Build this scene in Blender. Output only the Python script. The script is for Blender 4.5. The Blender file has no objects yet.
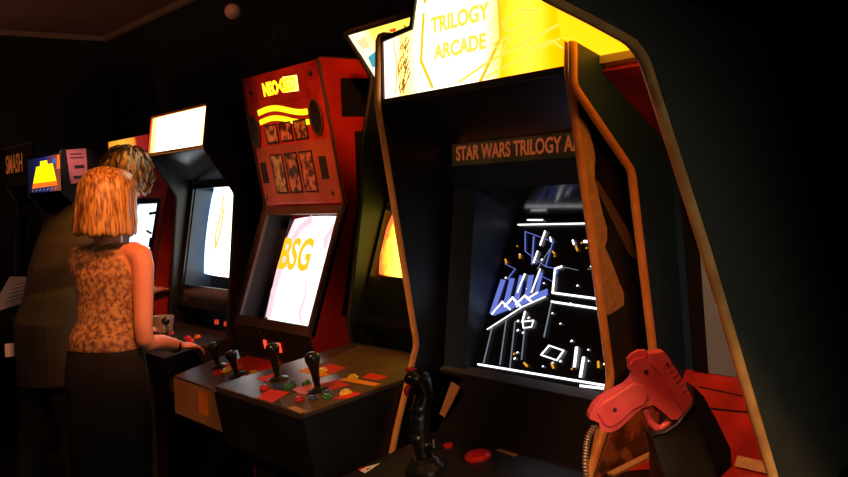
import bpy, bmesh, math, random
from mathutils import Vector, Matrix
random.seed(7)
scene = bpy.context.scene
COL = scene.collection
V = Vector

# ------------------------------------------------------------------ camera, light, exposure
def make_camera():
    th = math.radians(35.4); pt = math.atan(.0405); r = math.radians(2.0)
    Fh = V((-math.cos(th), math.sin(th), 0)); Rh = V((math.sin(th), math.cos(th), 0)); U = V((0, 0, 1))
    F = Fh*math.cos(pt) - U*math.sin(pt); U1 = U*math.cos(pt) + Fh*math.sin(pt)
    Up = U1*math.cos(r) + Rh*math.sin(r); R = Rh*math.cos(r) - U1*math.sin(r)
    cd = bpy.data.cameras.new('camera'); cam = bpy.data.objects.new('camera', cd); COL.objects.link(cam)
    cd.sensor_width = 36; cd.lens = 1000/848*36; cd.clip_start = .05
    m = Matrix((R, Up, -F)).transposed().to_4x4(); m.translation = V((0, 0, 1.45))
    cam.matrix_world = m
    scene.camera = cam
make_camera()
vs = scene.view_settings
vs.view_transform = 'Standard'; vs.look = 'None'; vs.gamma = 1; vs.use_curve_mapping = False
vs.exposure = 0.0
w = bpy.data.worlds.new('world'); scene.world = w; w.use_nodes = True
w.node_tree.nodes['Background'].inputs[0].default_value = (1, .55, .35, 1)
w.node_tree.nodes['Background'].inputs[1].default_value = .004

def lamp(name, kind, loc, color, power, size=.2, target=None, spot=None):
    ld = bpy.data.lights.new(name, kind); ld.color = color; ld.energy = power
    if kind == 'AREA': ld.size = size
    else: ld.shadow_soft_size = size
    if spot: ld.spot_size = math.radians(spot); ld.spot_blend = .6
    o = bpy.data.objects.new(name, ld); COL.objects.link(o); o.location = loc
    if target is not None:
        o.rotation_euler = (V(target) - V(loc)).to_track_quat('-Z', 'Y').to_euler()
    return o
# unseen warm spots and fills, added to brighten chosen places
lamp('unseen_spot_light', 'SPOT', (-2.35, .45, 2.40), (1, .32, .10), 60, .12, (-3.95, 1.30, 1.25), 26)
lamp('unseen_spot_light', 'SPOT', (-2.6, 1.25, 2.50), (1, .26, .065), 135, .08, (-3.95, 1.30, 1.30), 34)
lamp('unseen_spot_light', 'SPOT', (-2.9, .2, 2.68), (1, .34, .12), 125, .10, (-3.2, 1.7, 1.62), 24)
lamp('unseen_spot_light', 'SPOT', (-1.9, .1, 2.68), (1, .42, .18), 95, .10, (-2.5, 1.35, .9), 32)
lamp('unseen_spot_light', 'SPOT', (-1.7, .9, 2.68), (1, .28, .05), 130, .08, (-2.92, 1.85, 1.78), 15)
lamp('unseen_spot_light', 'SPOT', (.5, -.2, 2.68), (1, .52, .20), 190, .05, (-.85, 1.02, 1.35), 30)
lamp('unseen_spot_light', 'SPOT', (-3.7, .9, 2.68), (1, .34, .14), 14, .03, (-4.55, 2.13, 2.395), 4)
lamp('marquee_fill', 'POINT', (-1.12, 1.43, 1.665), (1, .30, .05), .9, .02)  # added point light below the marquee, brightens the red speaker panel
lamp('room_fill', 'AREA', (-2.0, -1.6, 2.7), (1, .5, .35), 2, 2.5, (-2.6, 1.0, 1.2))
lamp('room_fill', 'AREA', (2.2, .6, 1.9), (1, .93, .75), 34, 1.2, (-.85, 1.6, 1.3))
lamp('unseen_spot_light', 'SPOT', (-2.5, -.7, 2.4), (1, .36, .14), 60, .06, (-3.45, 1.36, .75), 12)
lamp('unseen_spot_light', 'SPOT', (-3.9, 1.75, 2.70), (1, .46, .05), 120, .05, (-4.22, 1.46, 1.75), 26)
lamp('unseen_spot_light', 'SPOT', (-1.4, -.8, 2.25), (1, .48, .24), 34, .10, (-1.92, 1.6, 1.38), 20)
lamp('unseen_spot_light', 'SPOT', (-1.02, .15, 2.68), (1, .38, .17), 92, .08, (-1.12, 1.35, 1.15), 34)
lamp('unseen_spot_light', 'SPOT', (-5.0, .3, 2.68), (1, .42, .36), 210, .05, (-5.6, 1.66, 1.70), 7)
lamp('unseen_spot_light', 'SPOT', (-5.2, -1.0, 2.68), (1, .45, .28), 8, .2, (-5.0, 1.3, 1.0), 60)
lamp('ceiling_fill', 'AREA', (-6.3, .2, .9), (1, .48, .32), 6, .5, (-6.3, .6, 2.7))  # unseen area light added to lift the ceiling

# ------------------------------------------------------------------ materials
def mat(name, color, rough=.5, color2=None, scale=8, metal=0, emit=None, strength=0, spec=.5, detail=3, lo=.35, hi=.65, bump=0, coat=0, stretch=None):
    m = bpy.data.materials.new(name); m.use_nodes = True
    nt = m.node_tree; b = nt.nodes['Principled BSDF']
    b.inputs['Base Color'].default_value = (*color, 1); b.inputs['Roughness'].default_value = rough
    b.inputs['Metallic'].default_value = metal; b.inputs['Specular IOR Level'].default_value = spec
    b.inputs['Coat Weight'].default_value = coat
    tc = nt.nodes.new('ShaderNodeTexCoord'); no = nt.nodes.new('ShaderNodeTexNoise')
    no.inputs['Scale'].default_value = scale; no.inputs['Detail'].default_value = detail
    if stretch:
        mp = nt.nodes.new('ShaderNodeMapping'); mp.inputs['Scale'].default_value = stretch
        nt.links.new(tc.outputs['Object'], mp.inputs[0]); nt.links.new(mp.outputs[0], no.inputs['Vector'])
    else: nt.links.new(tc.outputs['Object'], no.inputs['Vector'])
    cr = nt.nodes.new('ShaderNodeValToRGB')
    c2 = color2 if color2 else tuple(c*.8 for c in color)
    cr.color_ramp.elements[0].position = lo; cr.color_ramp.elements[1].position = hi
    cr.color_ramp.elements[0].color = (*c2, 1); cr.color_ramp.elements[1].color = (*color, 1)
    nt.links.new(no.outputs[0], cr.inputs[0]); nt.links.new(cr.outputs[0], b.inputs['Base Color'])
    if bump:
        bp = nt.nodes.new('ShaderNodeBump'); bp.inputs['Strength'].default_value = bump; bp.inputs['Distance'].default_value = .004
        nt.links.new(no.outputs[0], bp.inputs['Height']); nt.links.new(bp.outputs[0], b.inputs['Normal'])
    if emit:
        b.inputs['Emission Color'].default_value = (*emit, 1); b.inputs['Emission Strength'].default_value = strength
    return m
def glow(name, stops, strength, axis='X', x0=0, x1=1, noise=0, nscale=6):
    """Backlit print: colour bands along an object axis, broken up by a noise."""
    m = bpy.data.materials.new(name); m.use_nodes = True
    nt = m.node_tree; b = nt.nodes['Principled BSDF']
    b.inputs['Base Color'].default_value = (.02, .02, .02, 1); b.inputs['Roughness'].default_value = .25
    tc = nt.nodes.new('ShaderNodeTexCoord'); sp = nt.nodes.new('ShaderNodeSeparateXYZ')
    nt.links.new(tc.outputs['Object'], sp.inputs[0])
    mr = nt.nodes.new('ShaderNodeMapRange'); mr.inputs['From Min'].default_value = x0; mr.inputs['From Max'].default_value = x1
    nt.links.new(sp.outputs[axis], mr.inputs['Value'])
    no = nt.nodes.new('ShaderNodeTexNoise'); no.inputs['Scale'].default_value = nscale; no.inputs['Detail'].default_value = 4
    nt.links.new(tc.outputs['Object'], no.inputs['Vector'])
    ma = nt.nodes.new('ShaderNodeMath'); ma.operation = 'MULTIPLY_ADD'; ma.inputs[1].default_value = noise; ma.inputs[2].default_value = -noise/2
    nt.links.new(no.outputs[0], ma.inputs[0])
    ad = nt.nodes.new('ShaderNodeMath'); ad.operation = 'ADD'
    nt.links.new(mr.outputs[0], ad.inputs[0]); nt.links.new(ma.outputs[0], ad.inputs[1])
    cr = nt.nodes.new('ShaderNodeValToRGB')
    el = cr.color_ramp.elements
    el[0].position = stops[0][0]; el[0].color = (*stops[0][1], 1); el[1].position = stops[-1][0]; el[1].color = (*stops[-1][1], 1)
    for p, c in stops[1:-1]:
        e = el.new(p); e.color = (*c, 1)
    nt.links.new(ad.outputs[0], cr.inputs[0]); nt.links.new(cr.outputs[0], b.inputs['Emission Color'])
    b.inputs['Emission Strength'].default_value = strength
    return m
def em(name, c, s): return mat(name, (.02, .02, .02), .4, emit=c, strength=s)

M = {}
M['black'] = mat('black_laminate', (.012, .012, .014), .38, (.006, .006, .008), 5)
M['dark'] = mat('dark_painted_wood', (.018, .014, .012), .6, (.008, .006, .006), 12)
M['inner'] = mat('blue_black_laminate', (.022, .042, .066), .42, (.014, .027, .044), 3)
M['inner2'] = mat('slate_blue_laminate', (.014, .055, .13), .42, (.009, .038, .09), 3)
M['wall'] = mat('black_wall_paint', (.03, .024, .02), .9, (.022, .018, .015), 2)
M['floor'] = mat('dark_carpet', (.035, .012, .01), .95, (.012, .008, .012), 30)
M['ceiling'] = mat('ceiling_paint', (.30, .17, .11), .9, (.24, .13, .08), 3)
M['trim'] = mat('ceiling_trim', (.5, .28, .16), .7)
M['orange_trim'] = mat('orange_edge_molding', (.85, .42, .13), .35, (.72, .33, .08), 20, coat=.3)
M['gold_trim'] = mat('worn_gold_edge_molding', (.70, .40, .14), .28, (.42, .20, .06), 14, metal=.1, coat=.4)
M['wood'] = mat('bare_chipboard', (.66, .44, .19), .8, (.50, .32, .12), 60)
M['red'] = mat('red_laminate', (.50, .025, .015), .35, (.36, .015, .01), 6)
M['redpanel'] = mat('red_printed_panel', (.62, .035, .02), .3, (.30, .015, .01), 9)
M['glass'] = mat('dark_screen_glass', (.006, .006, .007), .08, coat=.5)
M['smoked'] = mat('smoked_bezel', (.010, .010, .012), .18)
M['metal'] = mat('brushed_metal', (.5, .5, .5), .35, metal=1)
M['knob'] = mat('black_plastic', (.01, .01, .01), .28, coat=.2)
M['side_black'] = mat('flat_black_laminate', (.030, .033, .027), .6, (.024, .026, .022), 40)
M['white'] = mat('white_plastic', (.6, .55, .5), .4)
for n, c in dict(red=(.7, .02, .02), yellow=(.95, .60, .04), green=(.03, .22, .06), blue=(.03, .06, .16), pink=(.8, .12, .12), orange=(.95, .25, .03)).items():
    M['b_'+n] = mat(n+'_button_plastic', c, .22, coat=.4)
M['p_red'] = mat('red_panel_print', (.80, .04, .015), .6, spec=.2); M['p_orange'] = mat('orange_panel_print', (1, .33, .03), .6, spec=.2)
M['p_grey'] = mat('grey_panel_laminate', (.085, .06, .055), .22, (.055, .04, .035), 4)
M['p_olive'] = mat('brown_panel_laminate', (.13, .065, .02), .5, (.08, .04, .015), 14, spec=.3)
M['tan'] = mat('tan_cardboard', (.50, .27, .12), .7, (.38, .19, .08), 5)
M['camo'] = mat('brown_camouflage_print', (.42, .20, .06), .45, (.10, .05, .02), 22, detail=5, lo=.45, hi=.55)
M['paper'] = mat('white_paper', (.75, .68, .62), .8, (.7, .62, .56), 4)
M['pink_paper'] = mat('pink_paper', (.80, .30, .33), .8, emit=(.8, .22, .25), strength=.0)
M['ink'] = mat('dark_ink', (.05, .03, .03), .8)
M['gun'] = mat('pink_red_gun_plastic', (.80, .11, .12), .33, (.62, .06, .07), 16, coat=.2)
M['holster'] = mat('black_holster_plastic', (.012, .010, .010), .45, bump=.2, scale=60)
M['screw'] = mat('dark_screw_hole', (.03, .01, .01), .6)
M['skin'] = mat('skin', (.78, .36, .24), .5, (.72, .31, .20), 5)
M['blonde'] = mat('blonde_hair', (.58, .34, .09), .34, (.16, .065, .015), 1, detail=3, stretch=(110, 110, 6), bump=.7, lo=.38, hi=.60)
M['brown_hair'] = mat('brown_hair', (.42, .19, .06), .4, (.06, .025, .01), 1, detail=2, stretch=(60, 60, 30))
M['floral'] = mat('floral_print_fabric', (.50, .30, .13), .8, (.15, .065, .035), 60, detail=7, lo=.38, hi=.62)
M['black_cloth'] = mat('black_cloth', (.010, .008, .008), .9, bump=.3, scale=40)
M['grey_cloth'] = mat('charcoal_cloth', (.034, .026, .023), .9, (.026, .020, .017), 6, bump=.3)
M['eye'] = mat('eye_white', (.8, .75, .7), .3); M['lips'] = mat('lips', (.5, .12, .1), .5)
M['art_white'] = em('screen_white', (.95, .97, 1), 2.2); M['art_grey'] = em('screen_dim_grey', (.5, .55, .7), .35)
M['art_blue'] = em('screen_blue', (.16, .22, .75), .9); M['art_orange'] = em('screen_orange', (1, .42, .03), .9)
M['hole'] = em('coin_slot_red_light', (1, .04, .015), 2.5)
M['silver'] = mat('silver_strip', (.10, .11, .12), .3, metal=.3)

# ------------------------------------------------------------------ mesh helpers
def finish(name, bm, m, parent=None, smooth=False, bevel=0, angle=None):
    me = bpy.data.meshes.new(name)
    bmesh.ops.recalc_face_normals(bm, faces=bm.faces)
    org = V((0, 0, 0))
    p = parent
    while p is not None:
        org = org + p.location; p = p.parent
    if org.length: bmesh.ops.translate(bm, verts=bm.verts, vec=-org)
    bm.to_mesh(me); bm.free()
    for x in (m if isinstance(m, (list, tuple)) else [m]): me.materials.append(x)
    o = bpy.data.objects.new(name, me); COL.objects.link(o)
    if parent is not None: o.parent = parent
    if smooth:
        for p in me.polygons: p.use_smooth = True
    if bevel:
        b = o.modifiers.new('bevel', 'BEVEL'); b.width = bevel; b.segments = 2; b.limit_method = 'ANGLE'
    return o
def thing(name, label, cat, loc, group=None):
    o = bpy.data.objects.new(name, None); COL.objects.link(o); o.location = loc; o.empty_display_size = .1
    return tag(o, label, cat, group)
def tag(o, label, cat, group=None):
    o['label'] = label; o['category'] = cat
    if group: o['group'] = group
    return o
def box(bm, lo, hi, mi=0):
    a, b = V(lo), V(hi)
    vs_ = [bm.verts.new((x, y, z)) for x in (a.x, b.x) for y in (a.y, b.y) for z in (a.z, b.z)]
    for f in ((0, 1, 3, 2), (4, 6, 7, 5), (0, 4, 5, 1), (2, 3, 7, 6), (0, 2, 6, 4), (1, 5, 7, 3)):
        bm.faces.new([vs_[i] for i in f]).material_index = mi
class Fr:
    """A plane: origin, right, up; n points out of its face."""
    def __init__(s, o, u, v): s.o = V(o); s.u = V(u).normalized(); s.v = V(v).normalized(); s.n = s.u.cross(s.v).normalized()
    def __call__(s, a, b, c=0): return s.o + s.u*a + s.v*b + s.n*c
def frame_yz(x, p, q): return Fr((x, p[0], p[1]), (1, 0, 0), (0, q[0]-p[0], q[1]-p[1]))
def fbox(bm, F, a0, a1, b0, b1, c0, c1, mi=0):
    P = [bm.verts.new(F(a, b, c)) for a in (a0, a1) for b in (b0, b1) for c in (c0, c1)]
    for f in ((0, 1, 3, 2), (4, 6, 7, 5), (0, 4, 5, 1), (2, 3, 7, 6), (0, 2, 6, 4), (1, 5, 7, 3)):
        bm.faces.new([P[i] for i in f]).material_index = mi
def fpoly(bm, F, pts, c0, c1, mi=0):
    A = [bm.verts.new(F(a, b, c0)) for a, b in pts]; B = [bm.verts.new(F(a, b, c1)) for a, b in pts]
    fs = [bm.faces.new(A), bm.faces.new(B)]
    n = len(pts)
    for i in range(n): fs.append(bm.faces.new([A[i], A[(i+1) % n], B[(i+1) % n], B[i]]))
    for f in fs: f.material_index = mi
    for f in fs[:2]: f.normal_update()
    bmesh.ops.triangulate(bm, faces=fs[:2], ngon_method='EAR_CLIP')
def fline(bm, F, pts, w, c0, c1, mi=0):
    for (p, q) in zip(pts, pts[1:]):
        d = V((q[0]-p[0], q[1]-p[1])); L = d.length
        if L < 1e-6: continue
        d /= L; s = V((-d.y, d.x))*w/2; e = d*w*.35
        fpoly(bm, F, [(p[0]-e.x+s.x, p[1]-e.y+s.y), (p[0]-e.x-s.x, p[1]-e.y-s.y), (q[0]+e.x-s.x, q[1]+e.y-s.y), (q[0]+e.x+s.x, q[1]+e.y+s.y)], c0, c1, mi)
def tube(bm, pts, r, seg=8, mi=0, caps=True, flat=None):
    """Swept tube; r a number or one per point; flat=(direction, factor) squashes it."""
    pts = [V(p) for p in pts]; n = len(pts)
    rs = r if isinstance(r, (list, tuple)) else [r]*n
    rings = []; side = None
    for i, p in enumerate(pts):
        t = (pts[min(i+1, n-1)] - pts[max(i-1, 0)]).normalized()
        if side is None:
            h = V((0, 0, 1)) if abs(t.z) < .9 else V((1, 0, 0)); side = t.cross(h).normalized()
        side = (side - t*side.dot(t)).normalized(); up = t.cross(side)
        rings.append([bm.verts.new(p + (side*math.cos(k*2*math.pi/seg) + up*math.sin(k*2*math.pi/seg))*rs[i]) for k in range(seg)])
    for A, B in zip(rings, rings[1:]):
        for k in range(seg): bm.faces.new([A[k], A[(k+1) % seg], B[(k+1) % seg], B[k]]).material_index = mi
    if caps:
        for Rg in (rings[0], rings[-1]): bm.faces.new(Rg).material_index = mi
def lathe(bm, F, prof, seg=20, mi=0, cx=0, cy=0):
    """Revolve (radius, height) about the frame's normal at (cx, cy)."""
    rings = []
    for r, h in prof:
        rings.append([bm.verts.new(F(cx+r*math.cos(k*2*math.pi/seg), cy+r*math.sin(k*2*math.pi/seg), h)) for k in range(seg)])
    for A, B in zip(rings, rings[1:]):
        for k in range(seg): bm.faces.new([A[k], A[(k+1) % seg], B[(k+1) % seg], B[k]]).material_index = mi
    bm.faces.new(rings[0]).material_index = mi; bm.faces.new(rings[-1]).material_index = mi
def ball(bm, c, rad, seg=16, basis=None, mi=0):
    r = bmesh.ops.create_uvsphere(bm, u_segments=seg, v_segments=max(8, seg//2+2), radius=1)
    rx, ry, rz = rad if isinstance(rad, (tuple, list)) else (rad,)*3
    X, Y, Z = basis if basis else (V((1, 0, 0)), V((0, 1, 0)), V((0, 0, 1)))
    for v in r['verts']:
        v.co = V(c) + X*v.co.x*rx + Y*v.co.y*ry + Z*v.co.z*rz
def text(name, F, s, size, m, parent, a=0, b=0, c=.001, align='CENTER', sx=1.0, bold=0.0, shear=0.0, depth=.0008):
    cu = bpy.data.curves.new('t', 'FONT'); cu.body = s; cu.size = size; cu.align_x = align; cu.align_y = 'CENTER'; cu.offset = bold; cu.shear = shear; cu.extrude = depth/2
    t = bpy.data.objects.new('t', cu); COL.objects.link(t)
    dg = bpy.context.evaluated_depsgraph_get()
    me = bpy.data.meshes.new_from_object(t.evaluated_get(dg)); bpy.data.objects.remove(t)
    bm = bmesh.new(); bm.from_mesh(me); bpy.data.meshes.remove(me)
    for v in bm.verts: v.co = F(a+v.co.x*sx, b+v.co.y, c+v.co.z)
    return finish(name, bm, m, parent)
def part(name, parent, m, fn, **k):
    bm = bmesh.new(); fn(bm); return finish(name, bm, m, parent, **k)

# ------------------------------------------------------------------ room
X0, X1, Y0, Y1, H = -7.58, 2.6, -3.6, 2.5, 2.75
def struct(name, m, lo, hi):
    o = part(name, None, m, lambda bm: box(bm, lo, hi)); o['kind'] = 'structure'; return o
struct('floor', M['floor'], (X0-.1, Y0-.1, -.1), (X1+.1, Y1+.1, 0))
struct('ceiling', M['ceiling'], (X0-.1, Y0-.1, H), (X1+.1, Y1+.1, H+.1))
struct('wall_back', M['wall'], (X0-.1, Y1, 0), (X1+.1, Y1+.1, H))
struct('wall_left', M['wall'], (X0-.1, Y0, 0), (X0, Y1, H))
struct('wall_right', M['wall'], (X1, Y0, 0), (X1+.1, Y1, H))
struct('wall_front', M['wall'], (X0-.1, Y0-.1, 0), (X1+.1, Y0, H))
struct('trim_1', M['trim'], (X0, Y1-.03, H-.035), (X1, Y1, H))
struct('trim_2', M['trim'], (X0, Y0, H-.035), (X0+.03, Y1-.03, H))

# ------------------------------------------------------------------ cabinet parts
T = .02
def cabinet(name, label, x0, x1, prof, back, side_m, trim_m, trim_r=.0105, group=None, top=None, ztop=None):
    """prof: front outline (y, z) from top to floor. Sides, edge moldings, back and top."""
    t = thing(name, label, 'arcade cabinet', ((x0+x1)/2, (prof[-1][0]+back)/2, 0), group)
    zt = prof[0][1]
    poly = list(prof) + [(back, 0), (back, zt)]
    for x in (x0, x1-T):
        F = Fr((x, 0, 0), (0, 1, 0), (0, 0, 1))
        part('side_panel', t, side_m, lambda bm: fpoly(bm, F, poly, 0, T))
    if trim_m:
        for x in (x0+T/2, x1-T/2):
            pts = []
            P = [(back, zt)] + list(prof)
            for i, p in enumerate(P):      # small rounding of each corner
                if 0 < i < len(P)-1:
                    a, b = V(P[i-1]), V(P[i+1]); q = V(p); d = .012
                    pts += [q+(a-q).normalized()*d, q+(a-q).normalized()*d*.3+(b-q).normalized()*d*.3, q+(b-q).normalized()*d]
                else: pts.append(V(p))
            part('edge_molding', t, trim_m, lambda bm: tube(bm, [(x, q.x, q.y) for q in pts], trim_r, 8), smooth=True)
    part('back_panel', t, M['dark'], lambda bm: box(bm, (x0+T, back-.02, .02), (x1-T, back, zt-.02)))
    part('top_panel', t, M['dark'], lambda bm: box(bm, (x0+T, prof[0][0]+.02, zt-.02), (x1-T, back, zt)))
    return t
def slab(name, t, x0, x1, p, q, m, th=.012, **k):
    F = frame_yz(x0, p, q); L = (V(q)-V(p)).length
    return part(name, t, m, lambda bm: fbox(bm, F, 0, x1-x0, 0, L, -th, 0), **k)
def joystick(t, F, a, b, h=.075, r=.018, m=None, mb=None):
    sh = part('joystick', t, M['metal'], lambda bm: (lathe(bm, F, [(.03, .0), (.03, .003), (.012, .006), (.0065, .007), (.0065, h)], 16, 0, a, b)), smooth=False)
    part('ball_top', sh, mb or M['knob'], lambda bm: ball(bm, F(a, b, h+r*.6), r, 20), smooth=True)
    return sh
def bat_stick(t, F, a, b, h=.10):
    sh = part('joystick', t, M['knob'], lambda bm: lathe(bm, F, [(.03, 0), (.03, .003), (.014, .008), (.009, .012), (.009, .03)], 18, 0, a, b), smooth=False)
    part('bat_top', sh, M['knob'], lambda bm: lathe(bm, F, [(.0105, .028), (.0115, .05), (.0155, h*.7), (.0205, h*.85), (.0215, h*.95), (.017, h*1.04), (.008, h*1.08), (.001, h*1.085)], 20, 0, a, b), smooth=True)
    return sh
def button(t, F, a, b, m, r=.0145):
    bz = part('button', t, m, lambda bm: lathe(bm, F, [(r*1.3, 0), (r*1.3, .004), (r*1.05, .007), (r*.95, .006), (r*.92, .006)], 20, 0, a, b))
    part('plunger', bz, m, lambda bm: lathe(bm, F, [(r*.85, .004), (r*.85, .010), (r*.7, .0115), (r*.2, .0105)], 20, 0, a, b), smooth=False)
    return bz
def bezel(name, t, F, wd, ht, op, m, th=.02):
    """Flat surround with an opening op=(a0,a1,b0,b1)."""
    a0, a1, b0, b1 = op
    def f(bm):
        fbox(bm, F, 0, a0, 0, ht, -th, 0); fbox(bm, F, a1, wd, 0, ht, -th, 0)
        fbox(bm, F, a0, a1, 0, b0, -th, 0); fbox(bm, F, a0, a1, b1, ht, -th, 0)
    return part(name, t, m, f)
def crt(t, F, a0, a1, b0, b1, depth, m, bulge=.02, name='screen'):
    """Slightly bulging tube face set back behind the bezel."""
    def f(bm):
        n = 12; g = [[None]*(n+1) for _ in range(n+1)]
        for i in range(n+1):
            for j in range(n+1):
                u, v = i/n*2-1, j/n*2-1
                k = 1-.035*(v*v); l = 1-.035*(u*u)
                g[i][j] = bm.verts.new(F((a0+a1)/2+(a1-a0)/2*u*k, (b0+b1)/2+(b1-b0)/2*v*l, -depth+bulge*(1-(u*u+v*v)/2)))
        for i in range(n):
            for j in range(n): bm.faces.new([g[i][j], g[i+1][j], g[i+1][j+1], g[i][j+1]])
        r = bmesh.ops.extrude_face_region(bm, geom=list(bm.faces))
        bmesh.ops.translate(bm, verts=[e for e in r['geom'] if isinstance(e, bmesh.types.BMVert)], vec=-F.n*.03)
    return part(name, t, m, f, smooth=False)
def solid(name, parent, m, fn, vox=.006, sm=4, disp=None):
    """Union closed volumes into one continuous surface."""
    bm = bmesh.new(); fn(bm); o = finish(name, bm, m, parent)
    md = o.modifiers.new('r', 'REMESH'); md.mode = 'VOXEL'; md.voxel_size = vox; md.use_smooth_shade = True
    s = o.modifiers.new('s', 'SMOOTH'); s.iterations = sm; s.factor = .5
    dg = bpy.context.evaluated_depsgraph_get(); dg.update()
    me = bpy.data.meshes.new_from_object(o.evaluated_get(dg)); me.name = name
    old = o.data; o.modifiers.clear(); o.data = me; bpy.data.meshes.remove(old)
    if not me.materials: me.materials.append(m)
    for p in me.polygons: p.use_smooth = True
    return o
GFX = {"white": [[[[0.14, 0.394], [0.399, 0.398], [0.454, 0.4]], 2.55], [[[0.172, 0.408], [0.232, 0.408]], 2.125], [[[0.141, 0.001], [0.624, 0.006], [0.683, 0.007]], 3.8249999999999997], [[[0.166, -0.018], [0.223, -0.016]], 4.25], [[[0.524, -0.005], [0.634, -0.001]], 4.25], [[[0.514, 0.206], [0.346, 0.212], [0.331, 0.275], [0.352, 0.282]], 3.8249999999999997], [[[0.547, 0.181], [0.351, 0.189]], 3.8249999999999997], [[[0.385, 0.078], [0.439, 0.071], [0.425, 0.045], [0.366, 0.052], [0.385, 0.078]], 2.55], [[[0.265, 0.129], [0.305, 0.136], [0.304, 0.119], [0.276, 0.113], [0.265, 0.129]], 1.7], [[[0.244, 0.289], [0.247, 0.32]], 3.4], [[[0.25, 0.338], [0.254, 0.376]], 3.4], [[[0.215, 0.205], [0.223, 0.256]], 3.4], [[[0.268, 0.208], [0.276, 0.272]], 2.55], [[[0.139, 0.14], [0.165, 0.176], [0.204, 0.158]], 3.4], [[[0.181, 0.164], [0.201, 0.19], [0.239, 0.17]], 4.25], [[[0.223, 0.173], [0.247, 0.198], [0.278, 0.184]], 4.25], [[[0.26, 0.19], [0.291, 0.209]], 3.4], [[[0.137, 0.097], [0.249, 0.168], [0.323, 0.2]], 1.7], [[[0.479, 0.082], [0.488, 0.038]], 5.95], [[[0.51, 0.061], [0.516, 0.017]], 5.95], [[[0.573, 0.085], [0.58, 0.083]], 3.4], [[[0.579, 0.054], [0.587, 0.053]], 3.4], [[[0.408, 0.35], [0.42, 0.35]], 5.1], [[[0.28, 0.359], [0.288, 0.348]], 2.55], [[[0.366, 0.352], [0.374, 0.342]], 3.4], [[[0.264, 0.156], [0.265, 0.129]], 3.4]], "grey": [[[[0.201, 0.131], [0.226, 0.011]], 2], [[[0.237, 0.127], [0.267, 0.007]], 2], [[[0.28, 0.117], [0.301, 0.033]], 2], [[[0.154, 0.106], [0.161, 0.007]], 2], [[[0.351, 0.189], [0.359, 0.098]], 2.5], [[[0.352, 0.282], [0.412, 0.275]], 1], [[[0.446, 0.279], [0.483, 0.279]], 1], [[[0.292, 0.328], [0.266, 0.272]], 1]], "blue": [[[[0.175, 0.375], [0.294, 0.348], [0.292, 0.28], [0.198, 0.319], [0.175, 0.375]], 1.3], [[[0.215, 0.361], [0.238, 0.285]], 2.5], [[[0.292, 0.28], [0.34, 0.275], [0.335, 0.241], [0.271, 0.258]], 1.3], [[[0.131, 0.281], [0.178, 0.269], [0.159, 0.239]], 1.3], [[[0.136, 0.146], [0.142, 0.231]], 15], [[[0.181, 0.164], [0.177, 0.236]], 15], [[[0.218, 0.173], [0.213, 0.246]], 15], [[[0.255, 0.193], [0.248, 0.248]], 15], [[[0.287, 0.209], [0.283, 0.259]], 9], [[[0.147, 0.147], [0.319, 0.211]], 15]], "orange": [[[[0.128, 0.294], [0.136, 0.284]], 3], [[[0.179, 0.31], [0.185, 0.3]], 3], [[[0.304, 0.321], [0.312, 0.316]], 3], [[[0.383, 0.336], [0.392, 0.326]], 3], [[[0.411, 0.034], [0.42, 0.026]], 4], [[[0.314, 0.025], [0.327, 0.019]], 4], [[[0.559, 0.057], [0.564, 0.045]], 4]]}
def add_text_rows(name, F, rows, m, parent, **k):
    for s, size, a, b in rows: text(name, F, s, size, m, parent, a, b, **k)

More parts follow.
